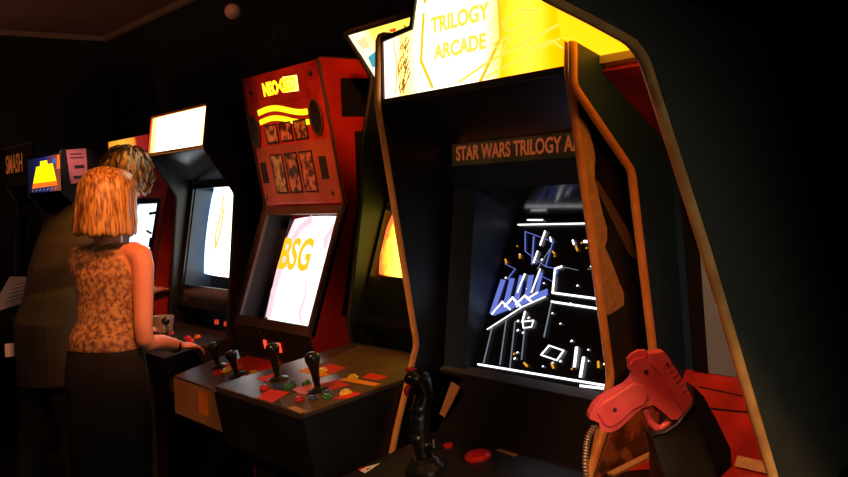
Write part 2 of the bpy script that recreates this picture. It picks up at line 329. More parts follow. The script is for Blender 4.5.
# ================================================================== trilogy cabinet (centre)
def trilogy_cabinet():
    x0, x1 = -2.2, -1.47
    prof = [(1.437, 1.875), (1.425, 1.70), (1.522, 1.06), (1.444, .83), (1.42, .74), (1.46, .6), (1.46, 0)]
    t = cabinet('arcade_cabinet', 'large black cabinet with a glowing yellow arched marquee and space wireframes on its screen', x0, x1, prof, 2.32, M['black'], M['orange_trim'])
    # marquee with raised centre
    F = frame_yz(x0, (1.437, 1.697), (1.440, 1.871))
    g = glow('trilogy_marquee_print', [(0, (1, .50, .42)), (.09, (1, .72, .55)), (.14, (1, .50, .10)), (.20, (1, .80, .25)), (.30, (1, .93, .62)), (.58, (1, .90, .50)), (.68, (1, .31, .0)), (.80, (1, .50, .03)), (.90, (1, .30, .0)), (1, (1, .20, .0))], 2.6, 'X', -.365, .365, .10, 7)
    out = [(.02, .012), (.71, .012), (.71, .165), (.565, .176), (.51, .37), (.21, .37), (.155, .176), (.02, .165)]
    mq = part('marquee', t, g, lambda bm: fpoly(bm, F, out, -.02, 0))
    art = em('marquee_orange_print', (1, .30, .01), 2.2); pale = em('marquee_pale_print', (1, .44, .05), 2.0); olive = em('marquee_dark_print', (.32, .14, .01), 1.2)
    def dec(bm):
        for i in range(46):      # speckled column near the left edge
            a = .10 + .012*math.sin(i*2.1) + .03*random.random(); b = .02 + .125*random.random()
            fline(bm, F, [(a, b), (a+.012*random.random(), b+.012)], .0035, 0, .001, 0)
        fline(bm, F, [(.075, .02), (.085, .09), (.07, .16)], .004, 0, .001, 1)
        fline(bm, F, [(.34, .02), (.44, .05), (.68, .10)], .006, 0, .001, 2)
        fline(bm, F, [(.44, .02), (.70, .075)], .004, 0, .001, 2)
        for p in ([(.50, .13), (.56, .15), (.62, .14), (.60, .12), (.52, .11), (.50, .13)], [(.47, .09), (.53, .10), (.50, .07), (.47, .09)], [(.58, .06), (.66, .07), (.69, .05)]):
            fline(bm, F, p, .005, 0, .001, 2)
        for p in ([(.205, .20), (.19, .09), (.235, .02)], [(.49, .20), (.495, .10), (.42, .012)]): fline(bm, F, p, .010, 0, .001, 1)
    part('marquee_artwork', mq, [olive, art, pale], dec)
    for s, sz, b, sx in (('STAR', .10, .335, 1.35), ('WARS', .092, .255, 1.3), ('TRILOGY', .052, .165, 1.02), ('ARCADE', .048, .10, 1.05)):
        text('lettering', F, s, sz, art if s in ('STAR', 'WARS') else pale, mq, .345, b, sx=sx, bold=.002)
    def frm(bm):
        fline(bm, F, [(.012, .005), (.718, .005)], .014, -.03, .006)
        fline(bm, F, out[1:3], .012, -.03, .006); fline(bm, F, out[2:], .012, -.03, .006); fline(bm, F, [out[-1], out[0]], .010, -.03, .006)
    part('marquee_frame', t, M['dark'], frm)
    part('marquee_housing', t, M['dark'], lambda bm: fpoly(bm, F, [(.02, .012), (.71, .012), (.71, .165), (.565, .176), (.51, .37), (.21, .37), (.155, .176), (.02, .165)], -.12, -.025))
    # recess ceiling, sign strip, shroud
    slab('speaker_panel', t, x0+T, x1-T, (1.632, 1.592), (1.44, 1.70), M['black'])
    def holes(bm):
        S = Fr((x0+T, 1.632, 1.592), (1, 0, 0), (0, -.192, .108))
        for cx in (.19, .50):
            for i in range(-3, 4):
                for j in range(-3, 4):
                    if i*i+j*j < 11: lathe(bm, S, [(.0055, -.001), (.0055, .0006)], 8, 0, cx+i*.018, .115+j*.018)
    S = frame_yz(x0+T, (1.632, 1.533), (1.634, 1.600))
    sg = part('sign_strip', t, M['silver_dark'], lambda bm: fbox(bm, S, .025, .665, 0, .063, -.01, 0))
    text('lettering', S, 'STAR WARS TRILOGY ARCADE', .052, M['strip_orange'], sg, .045, .030, align='LEFT', bold=.0012, sx=.80)
    slab('monitor_hood', t, x0+T, x1-T, (1.655, 1.47), (1.632, 1.533), M['inner'])
    slab('monitor_hood', t, x0+T, x1-T, (1.79, 1.395), (1.655, 1.47), M['smoked'])
    # side cheeks of the monitor well
    for xa, xb in ((-2.18, -2.085), (-1.525, -1.49)):
        F2 = Fr((xa, 0, 0), (0, 1, 0), (0, 0, 1))
        s = 1 if xa < -2 else -1
        def ck(bm):
            # step-shaped cheek narrowing the opening
            fpoly(bm, F2, [(1.60, .99), (1.655, 1.47), (1.80, 1.40), (1.80, .99)], 0, xb-xa)
        part('monitor_cheek', t, M['inner'], ck)
    B = frame_yz(-2.2, (1.618, 1.009), (1.775, 1.376))
    crt(t, B, .112, .66, -.035, .425, .0105, mat('black_tube_face', (.004, .004, .005), .3), .0)
    sc = t.children[-1]
    G = GFX
    lay = dict(white=0, grey=1, blue=2, orange=3)
    def gf(bm):
        for key, lines in G.items():
            for pts, wd in lines:
                pts = [(min(max(a, .125), .60), b) for a, b in pts]
                if abs(pts[0][0]-pts[-1][0])+abs(pts[0][1]-pts[-1][1]) < 1e-4 and len(pts) == 2: continue
                fline(bm, B, pts, wd*.00118, -.0085+.001*(key != 'blue'), -.006+.001*(key != 'blue'), lay[key])
        rr = random.Random(3)
        for i in range(40):
            a, b = rr.uniform(.14, .58), rr.uniform(.02, .38); s = rr.uniform(.0012, .0028)
            fline(bm, B, [(a, b), (a+s, b+s)], s, -.0085, -.006, 0 if rr.random() < .7 else 3)
    part('screen_image', sc, [M['art_white'], M['art_grey'], M['art_blue'], M['art_orange']], gf)
    slab('screen_sill', t, x0+T, x1-T, (1.585, .985), (1.612, 1.0), M['silver'])
    # control box
    D = frame_yz(-2.08, (1.20, .785), (1.50, .85))
    F3 = Fr((-2.08, 0, 0), (0, 1, 0), (0, 0, 1))
    cb = part('control_panel', t, M['black'], lambda bm: fpoly(bm, F3, [(1.20, .785), (1.50, .85), (1.585, .985), (1.65, .985), (1.65, .55), (1.24, .55)], 0, .585), bevel=.006)
    st = part('sticker', cb, [M['paper'], M['p_red'], M['ink']], lambda bm: (fpoly(bm, D, [(.012, .05), (.05, .045), (.035, .10)], 0, .001, 0), fpoly(bm, D, [(.012, .05), (.025, .048), (.022, .07)], .001, .0018, 1), fpoly(bm, D, [(.033, .060), (.040, .059), (.037, .072)], .001, .0018, 2)))
    st['label'] = 'small white and red corner sticker'
    rb = part('button', cb, M['b_red'], lambda bm: lathe(bm, D, [(.032, 0), (.032, .005), (.026, .010), (.004, .012)], 24, 0, .243, .245)); rb['label'] = 'wide flat red button'
    cd = part('instruction_card', cb, M['tan'], lambda bm: fpoly(bm, Fr((-2.0, 1.50, .855), (1, 0, 0), (0, .45, .9)), [(-.085, .035), (-.060, .030), (-.040, .115), (-.082, .125)], .002, .005))
    cd2 = part('trim_strip', cb, M['tan'], lambda bm: fline(bm, D, [(.262, .295), (.325, .292)], .010, 0, .002))
    # flight grip
    bx, by = .175, .14
    js = part('flight_grip', t, M['knob'], lambda bm: (lathe(bm, D, [(.052, 0), (.050, .008), (.036, .022), (.024, .030)], 24, 0, bx, by)), smooth=False)
    base = D(bx, by, .028)
    def gr(bm):
        pts = [base, base+V((-.001, -.004, .03)), base+V((0, -.008, .07)), base+V((0, -.004, .11)), base+V((0, .008, .15)), base+V((0, -.004, .185)), base+V((0, -.020, .203))]
        tube(bm, pts, [.019, .022, .025, .022, .024, .026, .015], 14)
        ball(bm, base+V((0, -.012, .190)), (.026, .034, .020), 16)
        for k in range(4): ball(bm, base+V((0, -.022+.003*k, .048+.022*k)), (.021, .014, .014), 12)   # finger rests
        tube(bm, [base+V((.014, .004, .02)), base+V((.046, .0, .035)), base+V((.040, 0, .052))], [.012, .010, .006], 10)
    gp = solid('grip', js, M['knob'], gr, .003, 5)
    part('trigger', gp, M['b_red'], lambda bm: tube(bm, [base+V((.0, -.030, .178)), base+V((.0, -.043, .165)), base+V((.0, -.040, .150))], [.006, .006, .004], 8), smooth=True)
    part('thumb_button', gp, M['b_red'], lambda bm: ball(bm, base+V((-.012, -.020, .209)), (.012, .014, .006), 12), smooth=True)
    part('gaiter_ring', js, M['b_red'], lambda bm: lathe(bm, D, [(.012, 0), (.012, .006), (.002, .007)], 14, 0, bx-.055, by+.11))
    # bare wood where the laminate came off the right side, and a pale diagonal streak
    rr = random.Random(5)
    zs = [1.60, 1.585, 1.545, 1.52, 1.50, 1.475, 1.455, 1.43, 1.40, 1.375, 1.35, 1.335, 1.31, 1.28, 1.255, 1.235, 1.21, 1.195]
    ds = [.006, .020, .028, .030, .024, .020, .024, .026, .030, .036, .032, .022, .034, .044, .052, .060, .055, .012]
    def fy(z): return 1.425 + (1.70-z)/.64*.097 if z > 1.06 else 1.52
    Fs = Fr((x1-.001, 0, 0), (0, 1, 0), (0, 0, 1))
    poly = [(fy(z)+.001, z) for z in zs] + [(fy(z)+d, z) for z, d in reversed(list(zip(zs, ds)))]
    wp = part('bare_wood_patch', t, M['wood'], lambda bm: fpoly(bm, Fs, poly, 0, .002)); wp['label'] = 'bare ochre wood where the black laminate has torn away'
    part('streak_mark', t, mat('pale_streak', (.16, .10, .06), .6), lambda bm: fpoly(bm, Fs, [(1.475, 1.47), (1.487, 1.475), (1.58, 1.36), (1.60, 1.30), (1.575, 1.315)], 0, .0015))
M['silver_dark'] = mat('dark_sign_strip', (.20, .20, .12), .35, (.08, .09, .06), 14)
M['strip_orange'] = mat('orange_sign_lettering', (.85, .24, .08), .5, emit=(1, .22, .06), strength=.16)
trilogy_cabinet()

# ================================================================== gun game cabinet (right of it)
def gun_cabinet():
    x0, x1 = -1.45, -.875
    prof = [(1.40, 1.96), (1.401, 1.735), (1.398, 1.663), (1.557, 1.493), (1.609, 1.11), (1.595, 1.075), (1.47, .99), (1.40, .86), (1.45, .70), (1.45, 0)]
    t = cabinet('arcade_cabinet', 'black cabinet with orange edging, red control panel and a black holster, second from right', x0, x1, prof, 2.32, M['inner2'], M['orange_trim'])
    Fs = Fr((x0, 0, 0), (0, 1, 0), (0, 0, 1))
    mqm = glow('yellow_marquee_print', [(0, (1, .36, .004)), (.5, (1, .32, .0)), (1, (1, .28, .0))], 2.5, 'X', -.3, .3, .3, 5)
    mq = part('marquee', t, mqm, lambda bm: fpoly(bm, Fs, [(1.466, 1.722), (1.376, 1.754), (1.345, 1.95), (1.48, 1.95)], .0, .575))
    part('marquee_lip', t, M['white'], lambda bm: box(bm, (x0, 1.462, 1.706), (x1, 1.476, 1.722)))
    # red speaker panel leaning back under the marquee
    part('marquee_soffit', t, M['p_orange'], lambda bm: box(bm, (x0+T, 1.476, 1.700), (x1-T, 1.56, 1.712)))
    sp = slab('speaker_panel', t, x0+T, x1-T, (1.66, 1.545), (1.468, 1.69), M['redpanel'])
    S = frame_yz(x0+T, (1.66, 1.545), (1.468, 1.69))
    for cx in (.13, .40):
        part('speaker_grille', sp, M['black'], lambda bm: [lathe(bm, S, [(.005, 0), (.005, .001)], 8, 0, cx+i*.016, .13+j*.016) for i in range(-2, 3) for j in range(-2, 3) if i*i+j*j < 6])
    Bz = frame_yz(x0+T, (1.70, 1.06), (1.665, 1.545))
    bezel('bezel', t, Bz, .535, .486, (.055, .48, .055, .43), M['inner2'])
    gl = part('bezel_reflection', t, mat('grey_bezel_reflection', (.30, .46, .62), .35, (.18, .30, .42), 3), lambda bm: (fbox(bm, Bz, .062, .48, 0.0, .28, .001, .003)))  # grey plate coloured as a light reflection on the bezel glass
    part('side_strip', t, M['black'], lambda bm: fbox(bm, Bz, .022, .062, 0, .48, .001, .004))
    crt(t, Bz, .03, .505, .20, .45, .05, M['glass'], .02)
    # red apron and deck
    F3 = Fr((x0+T, 0, 0), (0, 1, 0), (0, 0, 1))
    cp = part('control_panel', t, M['redpanel'], lambda bm: fpoly(bm, F3, [(1.35, .865), (1.60, .905), (1.70, 1.06), (1.74, 1.06), (1.74, .6), (1.38, .6)], 0, .535))
    A = frame_yz(x0+T, (1.60, .905), (1.70, 1.06)); Dk = frame_yz(x0+T, (1.35, .865), (1.60, .905))
    part('panel_artwork', cp, [M['black'], M['p_orange']], lambda bm: (fline(bm, A, [(.0, .10), (.2, .115), (.53, .07)], .004, 0, .001, 0), fline(bm, A, [(.05, .15), (.53, .13)], .003, 0, .001, 0), fpoly(bm, Dk, [(.02, .03), (.2, .2), (.15, .24), (.0, .1)], 0, .001, 0), fline(bm, A, [(.25, .03), (.53, .05)], .005, 0, .001, 0)))
    sk = part('sticker', cp, [mat('yellow_sticker', (.75, .48, .08), .5), M['ink']], lambda bm: (fpoly(bm, A, [(.245, .115), (.275, .14), (.31, .105), (.285, .065)], .001, .002, 0), fline(bm, A, [(.26, .11), (.29, .10)], .006, .002, .0025, 1)))
    sk['label'] = 'yellow diamond warning sticker'
    part('panel_edge_strip', cp, M['wood'], lambda bm: (fbox(bm, A, .20, .535, .0, .022, 0, .006)))
    part('panel_edge_strip', cp, M['wood'], lambda bm: (fline(bm, Dk, [(.02, .10), (.02, .255)], .020, 0, .006)))
    part('side_artwork', t, M['camo'], lambda bm: fpoly(bm, Fs, [(1.60, 1.07), (1.475, .985), (1.41, .87), (1.61, .905)], T, T+.0015))
    part('button', cp, M['b_yellow'], lambda bm: lathe(bm, Dk, [(.018, 0), (.018, .006), (.012, .009), (.002, .009)], 18, 0, .33, .13))
    part('coin_door', t, M['black'], lambda bm: box(bm, (-1.32, 1.440, .2), (-1.02, 1.455, .5)))
    part('front_panel', t, M['black'], lambda bm: box(bm, (x0+T, 1.45, .02), (x1-T, 1.47, .62)))
    # holster
    Hf = GUNF
    def Z(pts): return [((x-227)*.0005, (178-y)*.0005) for x, y in pts]
    def ho(bm):
        fpoly(bm, Hf, Z([(246, 330), (290, 322), (330, 298), (386, 232), (388, 178), (420, 212), (462, 296), (502, 385), (504, 440), (452, 490), (400, 560), (300, 600), (285, 470)]), -.024, .024)
    hs = part('holster', t, M['holster'], ho, bevel=.006)
    part('holster_rim', hs, M['holster'], lambda bm: tube(bm, [Hf(*p, .0245) for p in Z([(250, 332), (292, 324), (332, 300), (384, 236)])], .003, 8), smooth=True)
    part('holster_bracket', hs, M['black'], lambda bm: fbox(bm, Hf, .04, .09, -.19, -.13, -.13, .0))
GUNF = Fr((-1.113, 1.21, 1.135), (.579, .815, 0), (0, 0, 1))
gun_cabinet()

def light_gun():
    g = thing('light_gun', 'pink-red plastic light gun resting nose down in the black holster', 'light gun', GUNF.o)
    Hf = GUNF
    def Z(pts): return [((x-227)*.0005, (178-y)*.0005) for x, y in pts]
    frame_pts = Z([(196, 152), (176, 172), (130, 194), (92, 214), (70, 236), (57, 262), (55, 276), (86, 290), (88, 304), (104, 320), (122, 322), (150, 312), (182, 284), (206, 262), (230, 246), (262, 238), (292, 262), (318, 288), (345, 288), (400, 262), (380, 200), (330, 150), (262, 100), (236, 84), (206, 90), (190, 106), (192, 124), (200, 138)])
    part('gun_frame', g, M['gun'], lambda bm: fpoly(bm, Hf, frame_pts, -.014, .014), bevel=.0045)
    sl = part('slide', g, M['gun'], lambda bm: fpoly(bm, Hf, Z([(252, 72), (300, 66), (318, 92), (350, 148), (386, 214), (410, 262), (370, 282), (330, 220), (290, 150), (256, 104)]), -.0165, .0165), bevel=.004)
    part('grip_plate', g, M['gun'], lambda bm: fpoly(bm, Hf, Z([(198, 164), (140, 200), (98, 224), (80, 258), (100, 296), (122, 306), (150, 292), (196, 252), (232, 236), (246, 205), (228, 172)]), .0125, .0175), bevel=.002)
    part('hammer', g, M['gun'], lambda bm: fpoly(bm, Hf, Z([(188, 104), (184, 90), (200, 74), (222, 62), (246, 62), (262, 80), (240, 88), (214, 98), (204, 112)]), -.006, .006), bevel=.002)
    part('trigger_guard', g, M['gun'], lambda bm: tube(bm, [Hf(*p) for p in Z([(236, 244), (244, 270), (256, 300), (272, 318), (292, 322), (312, 308), (328, 286)])], .0065, 10), smooth=True)
    part('trigger', g, M['gun'], lambda bm: tube(bm, [Hf(*p) for p in Z([(276, 244), (282, 262), (280, 282)])], [.005, .0045, .003], 8), smooth=True)
    for p in Z([(241, 130), (136, 248)]):
        part('screw', g, M['screw'], lambda bm: lathe(bm, Hf, [(.0035, .0165 if p[0] < 0 and p[1] < 0 else .0135), (.0035, .0182 if p[1] < -.02 else .0148)], 12, 0, *p))
    def grooves(bm):
        for k in range(6):
            x, y = 312+k*9, 108+k*17
            fline(bm, Hf, Z([(x-4, y+12), (x+14, y-1)]), .0008, .0164, .0168)
    part('slide_grooves', sl, M['screw'], grooves)
    part('warning_mark', sl, M['screw'], lambda bm: fpoly(bm, Hf, Z([(304, 112), (314, 112), (309, 98)]), .0164, .0170))
    # steel-sheathed cord from the butt, coiling down
    pts = [Hf(*p, 0) for p in Z([(92, 300), (72, 312), (56, 336), (48, 366), (44, 400), (42, 440), (46, 480), (60, 540), (90, 620)])]
    fine = []
    for a, b in zip(pts, pts[1:]):
        for k in range(7): fine.append(a.lerp(b, k/7))
    rad = [.0056 if i % 2 else .0040 for i in range(len(fine))]
    part('steel_cord', g, mat('tarnished_cord', (.34, .22, .16), .4, metal=.6), lambda bm: tube(bm, fine, rad, 10))
light_gun()

# ================================================================== near cabinet, only its left side in view
def near_cabinet():
    x0, x1 = -.85, -.17
    prof = [(.60, 2.05), (.60, 1.735), (.784, 1.671), (.85, 1.652), (.915, 1.631), (.936, 1.612), (1.043, 1.37), (1.176, 1.046), (1.17, .98), (1.06, .93), (1.04, .80), (1.12, .70), (1.12, 0)]
    t = cabinet('arcade_cabinet', 'nearest cabinet, a tall plain black side with worn gold edge molding', x0, x1, prof, 2.32, M['side_black'], M['gold_trim'], .0085)
    part('marquee_box', t, M['black'], lambda bm: box(bm, (x0+T, .64, 1.74), (x1-T, .70, 2.03)))
    slab('speaker_panel', t, x0+T, x1-T, (1.35, 1.62), (.70, 1.74), M['black'])
    slab('upper_bezel', t, x0+T, x1-T, (1.352, 1.552), (1.35, 1.62), M['black'])
    Bz = frame_yz(x0+T, (1.355, 1.04), (1.350, 1.552))
    a = bezel('bezel', t, Bz, .64, .512, (.10, .54, .06, .45), mat('reddish_brown_bezel_print', (.42, .10, .035), .5, (.07, .02, .015), 9, detail=5))
    crt(t, Bz, .07, .57, .04, .47, .05, M['glass'])
    F3 = Fr((x0+T, 0, 0), (0, 1, 0), (0, 0, 1))
    part('control_panel', t, M['black'], lambda bm: fpoly(bm, F3, [(1.07, .90), (1.18, .96), (1.34, 1.04), (1.4, 1.04), (1.4, .6), (1.1, .6)], 0, .64))
    part('bracket', t, M['metal'], lambda bm: lathe(bm, Fr((x0+T, 0, 0), (0, 1, 0), (0, 0, 1)), [(.004, 0), (.004, .002)], 10, 0, 1.02, 1.66))
near_cabinet()
# ================================================================== dark cabinet with the wide joystick deck
def deck_cabinet():
    x0, x1 = -2.75, -2.215
    prof = [(1.673, 1.985), (1.765, 1.84), (1.714, 1.618), (1.706, 1.451), (1.64, 1.06), (1.66, .95), (1.66, 0)]
    t = cabinet('arcade_cabinet', 'dark cabinet with a wide deck of two joysticks and coloured buttons, half hidden', x0, x1, prof, 2.32, M['black'], M['dark'], .008)
    F = frame_yz(x0, (1.773, 1.839), (1.673, 1.977))
    mqm = glow('cream_marquee_print', [(0, (1, .80, .50)), (.10, (1, .92, .65)), (.30, (1, .72, .10)), (1, (1, .66, .05))], 1.5, 'X', -.26, .26, .2, 9)
    mq = part('marquee', t, mqm, lambda bm: fbox(bm, F, .012, .525, .008, .168, -.015, 0))
    def ar(bm):
        fpoly(bm, F, [(.05, .08), (.14, .10), (.16, .06), (.10, .03), (.04, .045)], 0, .001, 0)
        fpoly(bm, F, [(.04, .14), (.10, .15), (.09, .11), (.05, .11)], 0, .001, 2)
    part('marquee_artwork', mq, [em('marquee_teal', (.05, .42, .5), 1.0), em('marquee_red', (.75, .10, .01), 1.4), em('marquee_peach', (1, .62, .3), 1.4)], ar)
    text('lettering', F, 'Turbo', .055, em('marquee_red_letter', (.75, .08, .01), 1.2), mq, .30, .125, sx=.9, bold=.002)
    part('marquee_frame', t, M['dark'], lambda bm: (fbox(bm, F, 0, .535, -.005, .008, -.02, .006), fbox(bm, F, 0, .535, .168, .178, -.02, .006), fbox(bm, F, 0, .012, 0, .17, -.02, .006)))
    B = frame_yz(x0+T, (1.665, 1.06), (1.80, 1.47))
    slab('upper_panel', t, x0+T, x1-T, (1.80, 1.49), (1.775, 1.83), M['dark'])
    bezel('bezel', t, B, .495, .432, (.012, .46, .03, .40), M['smoked'])
    sg = glow('amber_screen_print', [(0, (.9, .12, .02)), (.06, (1, .45, .03)), (.2, (1, .80, .10)), (1, (1, .72, .08))], 2.2, 'X', -.235, .24, .2, 18)
    crt(t, B, -.0, .47, .165, .385, .035, sg, .02)
    F3 = Fr((x0, 0, 0), (0, 1, 0), (0, 0, 1))
    xr = -2.206
    cb = part('control_panel', t, M['p_grey'], lambda bm: fpoly(bm, F3, [(1.18, .920), (1.66, .995), (1.66, .76), (1.21, .745)], 0, xr-x0), bevel=.003)
    part('control_box_skirt', cb, M['black'], lambda bm: (fpoly(bm, F3, [(1.179, .905), (1.176, .905), (1.206, .744), (1.209, .744)], -.002, xr-x0+.002), fpoly(bm, Fr((xr, 0, 0), (0, 1, 0), (0, 0, 1)), [(1.176, .910), (1.66, .985), (1.66, .76), (1.206, .744)], 0, .003)))
    part('front_panel', t, M['black'], lambda bm: box(bm, (x0+T, 1.665, .02), (x1-T, 1.68, .80)))
    D = frame_yz(x0-.055, (1.168, .918), (1.66, .995))
    def pr(bm):
        P = lambda pts, mi, h=.0012: fpoly(bm, D, pts, 0, h, mi)
        P([(.40, .05), (.47, .018), (.598, .018), (.598, .48), (.12, .48), (.20, .26), (.40, .26)], 2, .0006)
        P([(.125, .115), (.135, .185), (.235, .145), (.21, .112)], 0); P([(.325, .018), (.285, .078), (.375, .094), (.415, .018)], 0)
        P([(.355, .112), (.36, .17), (.465, .123), (.42, .10)], 3); P([(.187, .224), (.193, .271), (.333, .245), (.326, .222)], 1)
        P([(.225, .273), (.221, .312), (.315, .312), (.333, .247)], 0, .0009); P([(.408, .228), (.421, .254), (.575, .264), (.575, .242)], 1)
        P([(.465, .273), (.449, .311), (.532, .316), (.532, .278)], 0); P([(.56, .12), (.545, .185), (.598, .187), (.598, .143)], 0)
        P([(.389, .179), (.408, .222), (.491, .216), (.475, .161)], 0); P([(.505, .017), (.513, .036), (.589, .029), (.578, .010)], 4)
    part('panel_print', cb, [M['p_red'], M['p_orange'], M['p_olive'], mat('pink_panel_print', (.75, .12, .10), .4), M['tan']], pr)
    bat_stick(cb, D, .206, .145); bat_stick(cb, D, .447, .142)
    for a, b, c in ((.262, .072, 'red'), (.290, .100, 'blue'), (.322, .118, 'green'), (.352, .160, 'green'), (.475, .070, 'red'), (.506, .094, 'blue'), (.535, .118, 'green'), (.553, .165, 'yellow'), (.443, .255, 'yellow'), (.279, .252, 'yellow'), (.500, .138, 'blue'), (.305, .135, 'blue')):
        bt = button(cb, D, a, b, M['b_'+c], .0105 if c != 'yellow' else .0135); bt['label'] = c+' push button'
deck_cabinet()

# ================================================================== red multi-game cabinet
def multi_cabinet():
    x0, x1 = -3.54, -2.92
    prof = [(1.676, 1.93), (1.757, 1.444), (1.602, 1.0), (1.62, .90), (1.66, .72), (1.66, 0)]
    t = cabinet('arcade_cabinet', 'red cabinet with title cards, lit yellow lettering and orange letters on a white screen', x0, x1, prof, 2.32, M['red'], M['dark'], .007)
    F = frame_yz(x0, (1.756, 1.444), (1.677, 1.927)); W_, H_ = .62, .489
    fp = part('front_board', t, M['redpanel'], lambda bm: fbox(bm, F, T, W_-T, 0, H_, -.012, -.001))
    yel = em('lit_yellow', (1, .50, .01), 2.6); yl2 = em('lit_yellow_green', (.85, .75, .01), 1.6)
    mp = part('logo_plate', fp, M['redpanel'], lambda bm: fbox(bm, F, .10, .50, .375, .475, -.001, .001))
    text('lettering', F, 'NEO·GEO', .062, yel, mp, .300, .428, sx=.92, bold=.004, c=.0015)
    part('lamp_window', mp, em('hot_lamp_window', (1, .72, .12), 3.0), lambda bm: fpoly(bm, F, [(.33, .405), (.44, .40), (.445, .455), (.34, .46)], .0005, .0013))
    def wave(bm):
        for b0, wd in ((.352, .021), (.316, .019)):
            fline(bm, F, [(.105+.36*k/16, b0+.012*math.sin(k/16*math.pi*1.6)-.016*(k/16)) for k in range(17)], wd, 0, .0015)
    part('glowing_wave', fp, yl2, wave)
    rr = random.Random(11)
    arts = []
    for i in range(8):
        arts.append(mat('title_card_print', (rr.uniform(.6, .95), rr.uniform(.22, .45), rr.uniform(.06, .16)), .4, (rr.uniform(.02, .12), .02, .015), rr.uniform(26, 44), detail=5, lo=.42, hi=.58))
    for i in range(3):
        a = .135+.112*i
        for (b0, b1, fb) in ((.235, .300, 0), (.045, .188, 1)):
            c = part('title_card', fp, arts[i+3*fb], lambda bm: fbox(bm, F, a, a+.088, b0, b1, 0, .002))
            part('card_frame', c, M['dark'], lambda bm: (fline(bm, F, [(a, b0), (a+.088, b0), (a+.088, b1), (a, b1), (a, b0)], .005, 0, .003)))
    lp = part('lower_board', fp, mat('faded_orange_board', (.50, .10, .04), .4, (.34, .055, .02), 7), lambda bm: fbox(bm, F, T+.005, W_-T-.005, .010, .222, -.001, .0003))
    for cx, cy in ((.045, .285), (.525, .300)):
        sp = part('speaker', fp, M['black'], lambda bm: fpoly(bm, F, [(cx+.040*math.cos(k*math.pi/14), cy+.060*math.sin(k*math.pi/14)) for k in range(28)], 0, .002))
        part('speaker_ring', sp, M['p_olive'], lambda bm: fline(bm, F, [(cx+.040*math.cos(k*math.pi/14), cy+.060*math.sin(k*math.pi/14)) for k in range(29)], .006, .001, .005))
    for cx in (.060, .515):
        part('small_card', fp, M['dark'], lambda bm: fbox(bm, F, cx-.024, cx+.024, .085, .165, 0, .002))
    for cx, cy in ((.035, .030), (.545, .036), (.07, .43), (.54, .45)):
        part('screw', fp, M['metal'] if cy < .1 else M['dark'], lambda bm: lathe(bm, F, [(.009, 0), (.009, .004), (.004, .006)], 12, 0, cx, cy))
    B = frame_yz(x0, (1.602, 1.0), (1.755, 1.44))
    bezel('bezel', t, B, .62, .462, (.045, .578, .035, .432), mat('brown_bezel_card', (.11, .045, .03), .4, (.07, .03, .02), 5), .012)
    sm = glow('white_game_screen', [(0, (1, .45, .5)), (.10, (1, .80, .80)), (.3, (.95, .97, 1)), (.75, (1, .97, .88)), (1, (1, .9, .8))], 1.5, 'X', -.24, .30, .12, 6)
    s = crt(t, B, .078, .598, .02, .45, .10, sm, .03)
    text('lettering', B, 'BSG', .165, em('screen_orange_letter', (1, .36, .01), 1.8), s, .235, .290, c=-.066, sx=.84, bold=.005)
    part('screen_artwork', s, em('screen_pink', (1, .66, .74), 1.1), lambda bm: (fline(bm, B, [(.26, .43), (.20, .40), (.155, .34), (.13, .25), (.12, .15), (.13, .06)], .030, -.078, -.072), fline(bm, B, [(.50, .43), (.45, .40), (.42, .36), (.43, .33)], .014, -.078, -.066), fline(bm, B, [(.36, .20), (.38, .15), (.37, .08), (.40, .05)], .005, -.076, -.066)))
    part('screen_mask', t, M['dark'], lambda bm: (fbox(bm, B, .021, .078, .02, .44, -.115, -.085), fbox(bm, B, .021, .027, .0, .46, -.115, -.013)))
    slab('apron', t, x0+T, x1-T, (1.62, .895), (1.602, 1.0), M['dark'])
    Fr_ = Fr((x1, 0, 0), (0, 1, 0), (0, 0, 1))
    part('side_artwork', t, M['black'], lambda bm: fpoly(bm, Fr_, [(1.752, 1.865), (2.30, 1.865), (2.30, 1.06), (1.72, 1.06), (1.80, 1.44), (1.80, 1.685), (2.2, 1.72), (2.2, 1.74), (1.752, 1.735)], 0, .001))
    A = frame_yz(x0, (1.62, .895), (1.602, 1.0))
    for a in (.25, .36): part('coin_button', t, M['hole'], lambda bm: fbox(bm, A, a, a+.018, .028, .062, 0, .004))
    part('lock', t, M['metal'], lambda bm: lathe(bm, A, [(.009, 0), (.009, .004), (.003, .006)], 14, 0, .24, .088))
    F3 = Fr((x0, 0, 0), (0, 1, 0), (0, 0, 1))
    cb = part('control_panel', t, M['p_grey'], lambda bm: fpoly(bm, F3, [(1.36, .826), (1.64, .90), (1.64, .68), (1.37, .676)], 0, .62), bevel=.003)
    part('panel_front_label', cb, M['tan'], lambda bm: box(bm, (x0+.006, 1.357, .690), (x1-.006, 1.361, .818)))
    part('front_sticker', cb, M['p_orange'], lambda bm: box(bm, (x0+.235, 1.3555, .725), (x0+.315, 1.3575, .80)))
    D = frame_yz(x0, (1.36, .826), (1.64, .90))
    part('panel_print', cb, [M['p_red'], M['p_orange']], lambda bm: (fpoly(bm, D, [(.12, .14), (.14, .24), (.40, .25), (.42, .15)], 0, .001, 0),))
    bat_stick(cb, D, .325, .108, .085); bat_stick(cb, D, .12, .13, .085)
    for a, b, c in ((.222, .118, 'yellow'), (.235, .150, 'orange'), (.205, .09, 'red'), (.385, .145, 'yellow'), (.40, .10, 'red')):
        bt = button(cb, D, a, b, M['b_'+c], .015); bt['label'] = c+' push button'
    part('front_panel', t, M['dark'], lambda bm: box(bm, (x0+T, 1.665, .02), (x1-T, 1.68, .70)))
multi_cabinet()

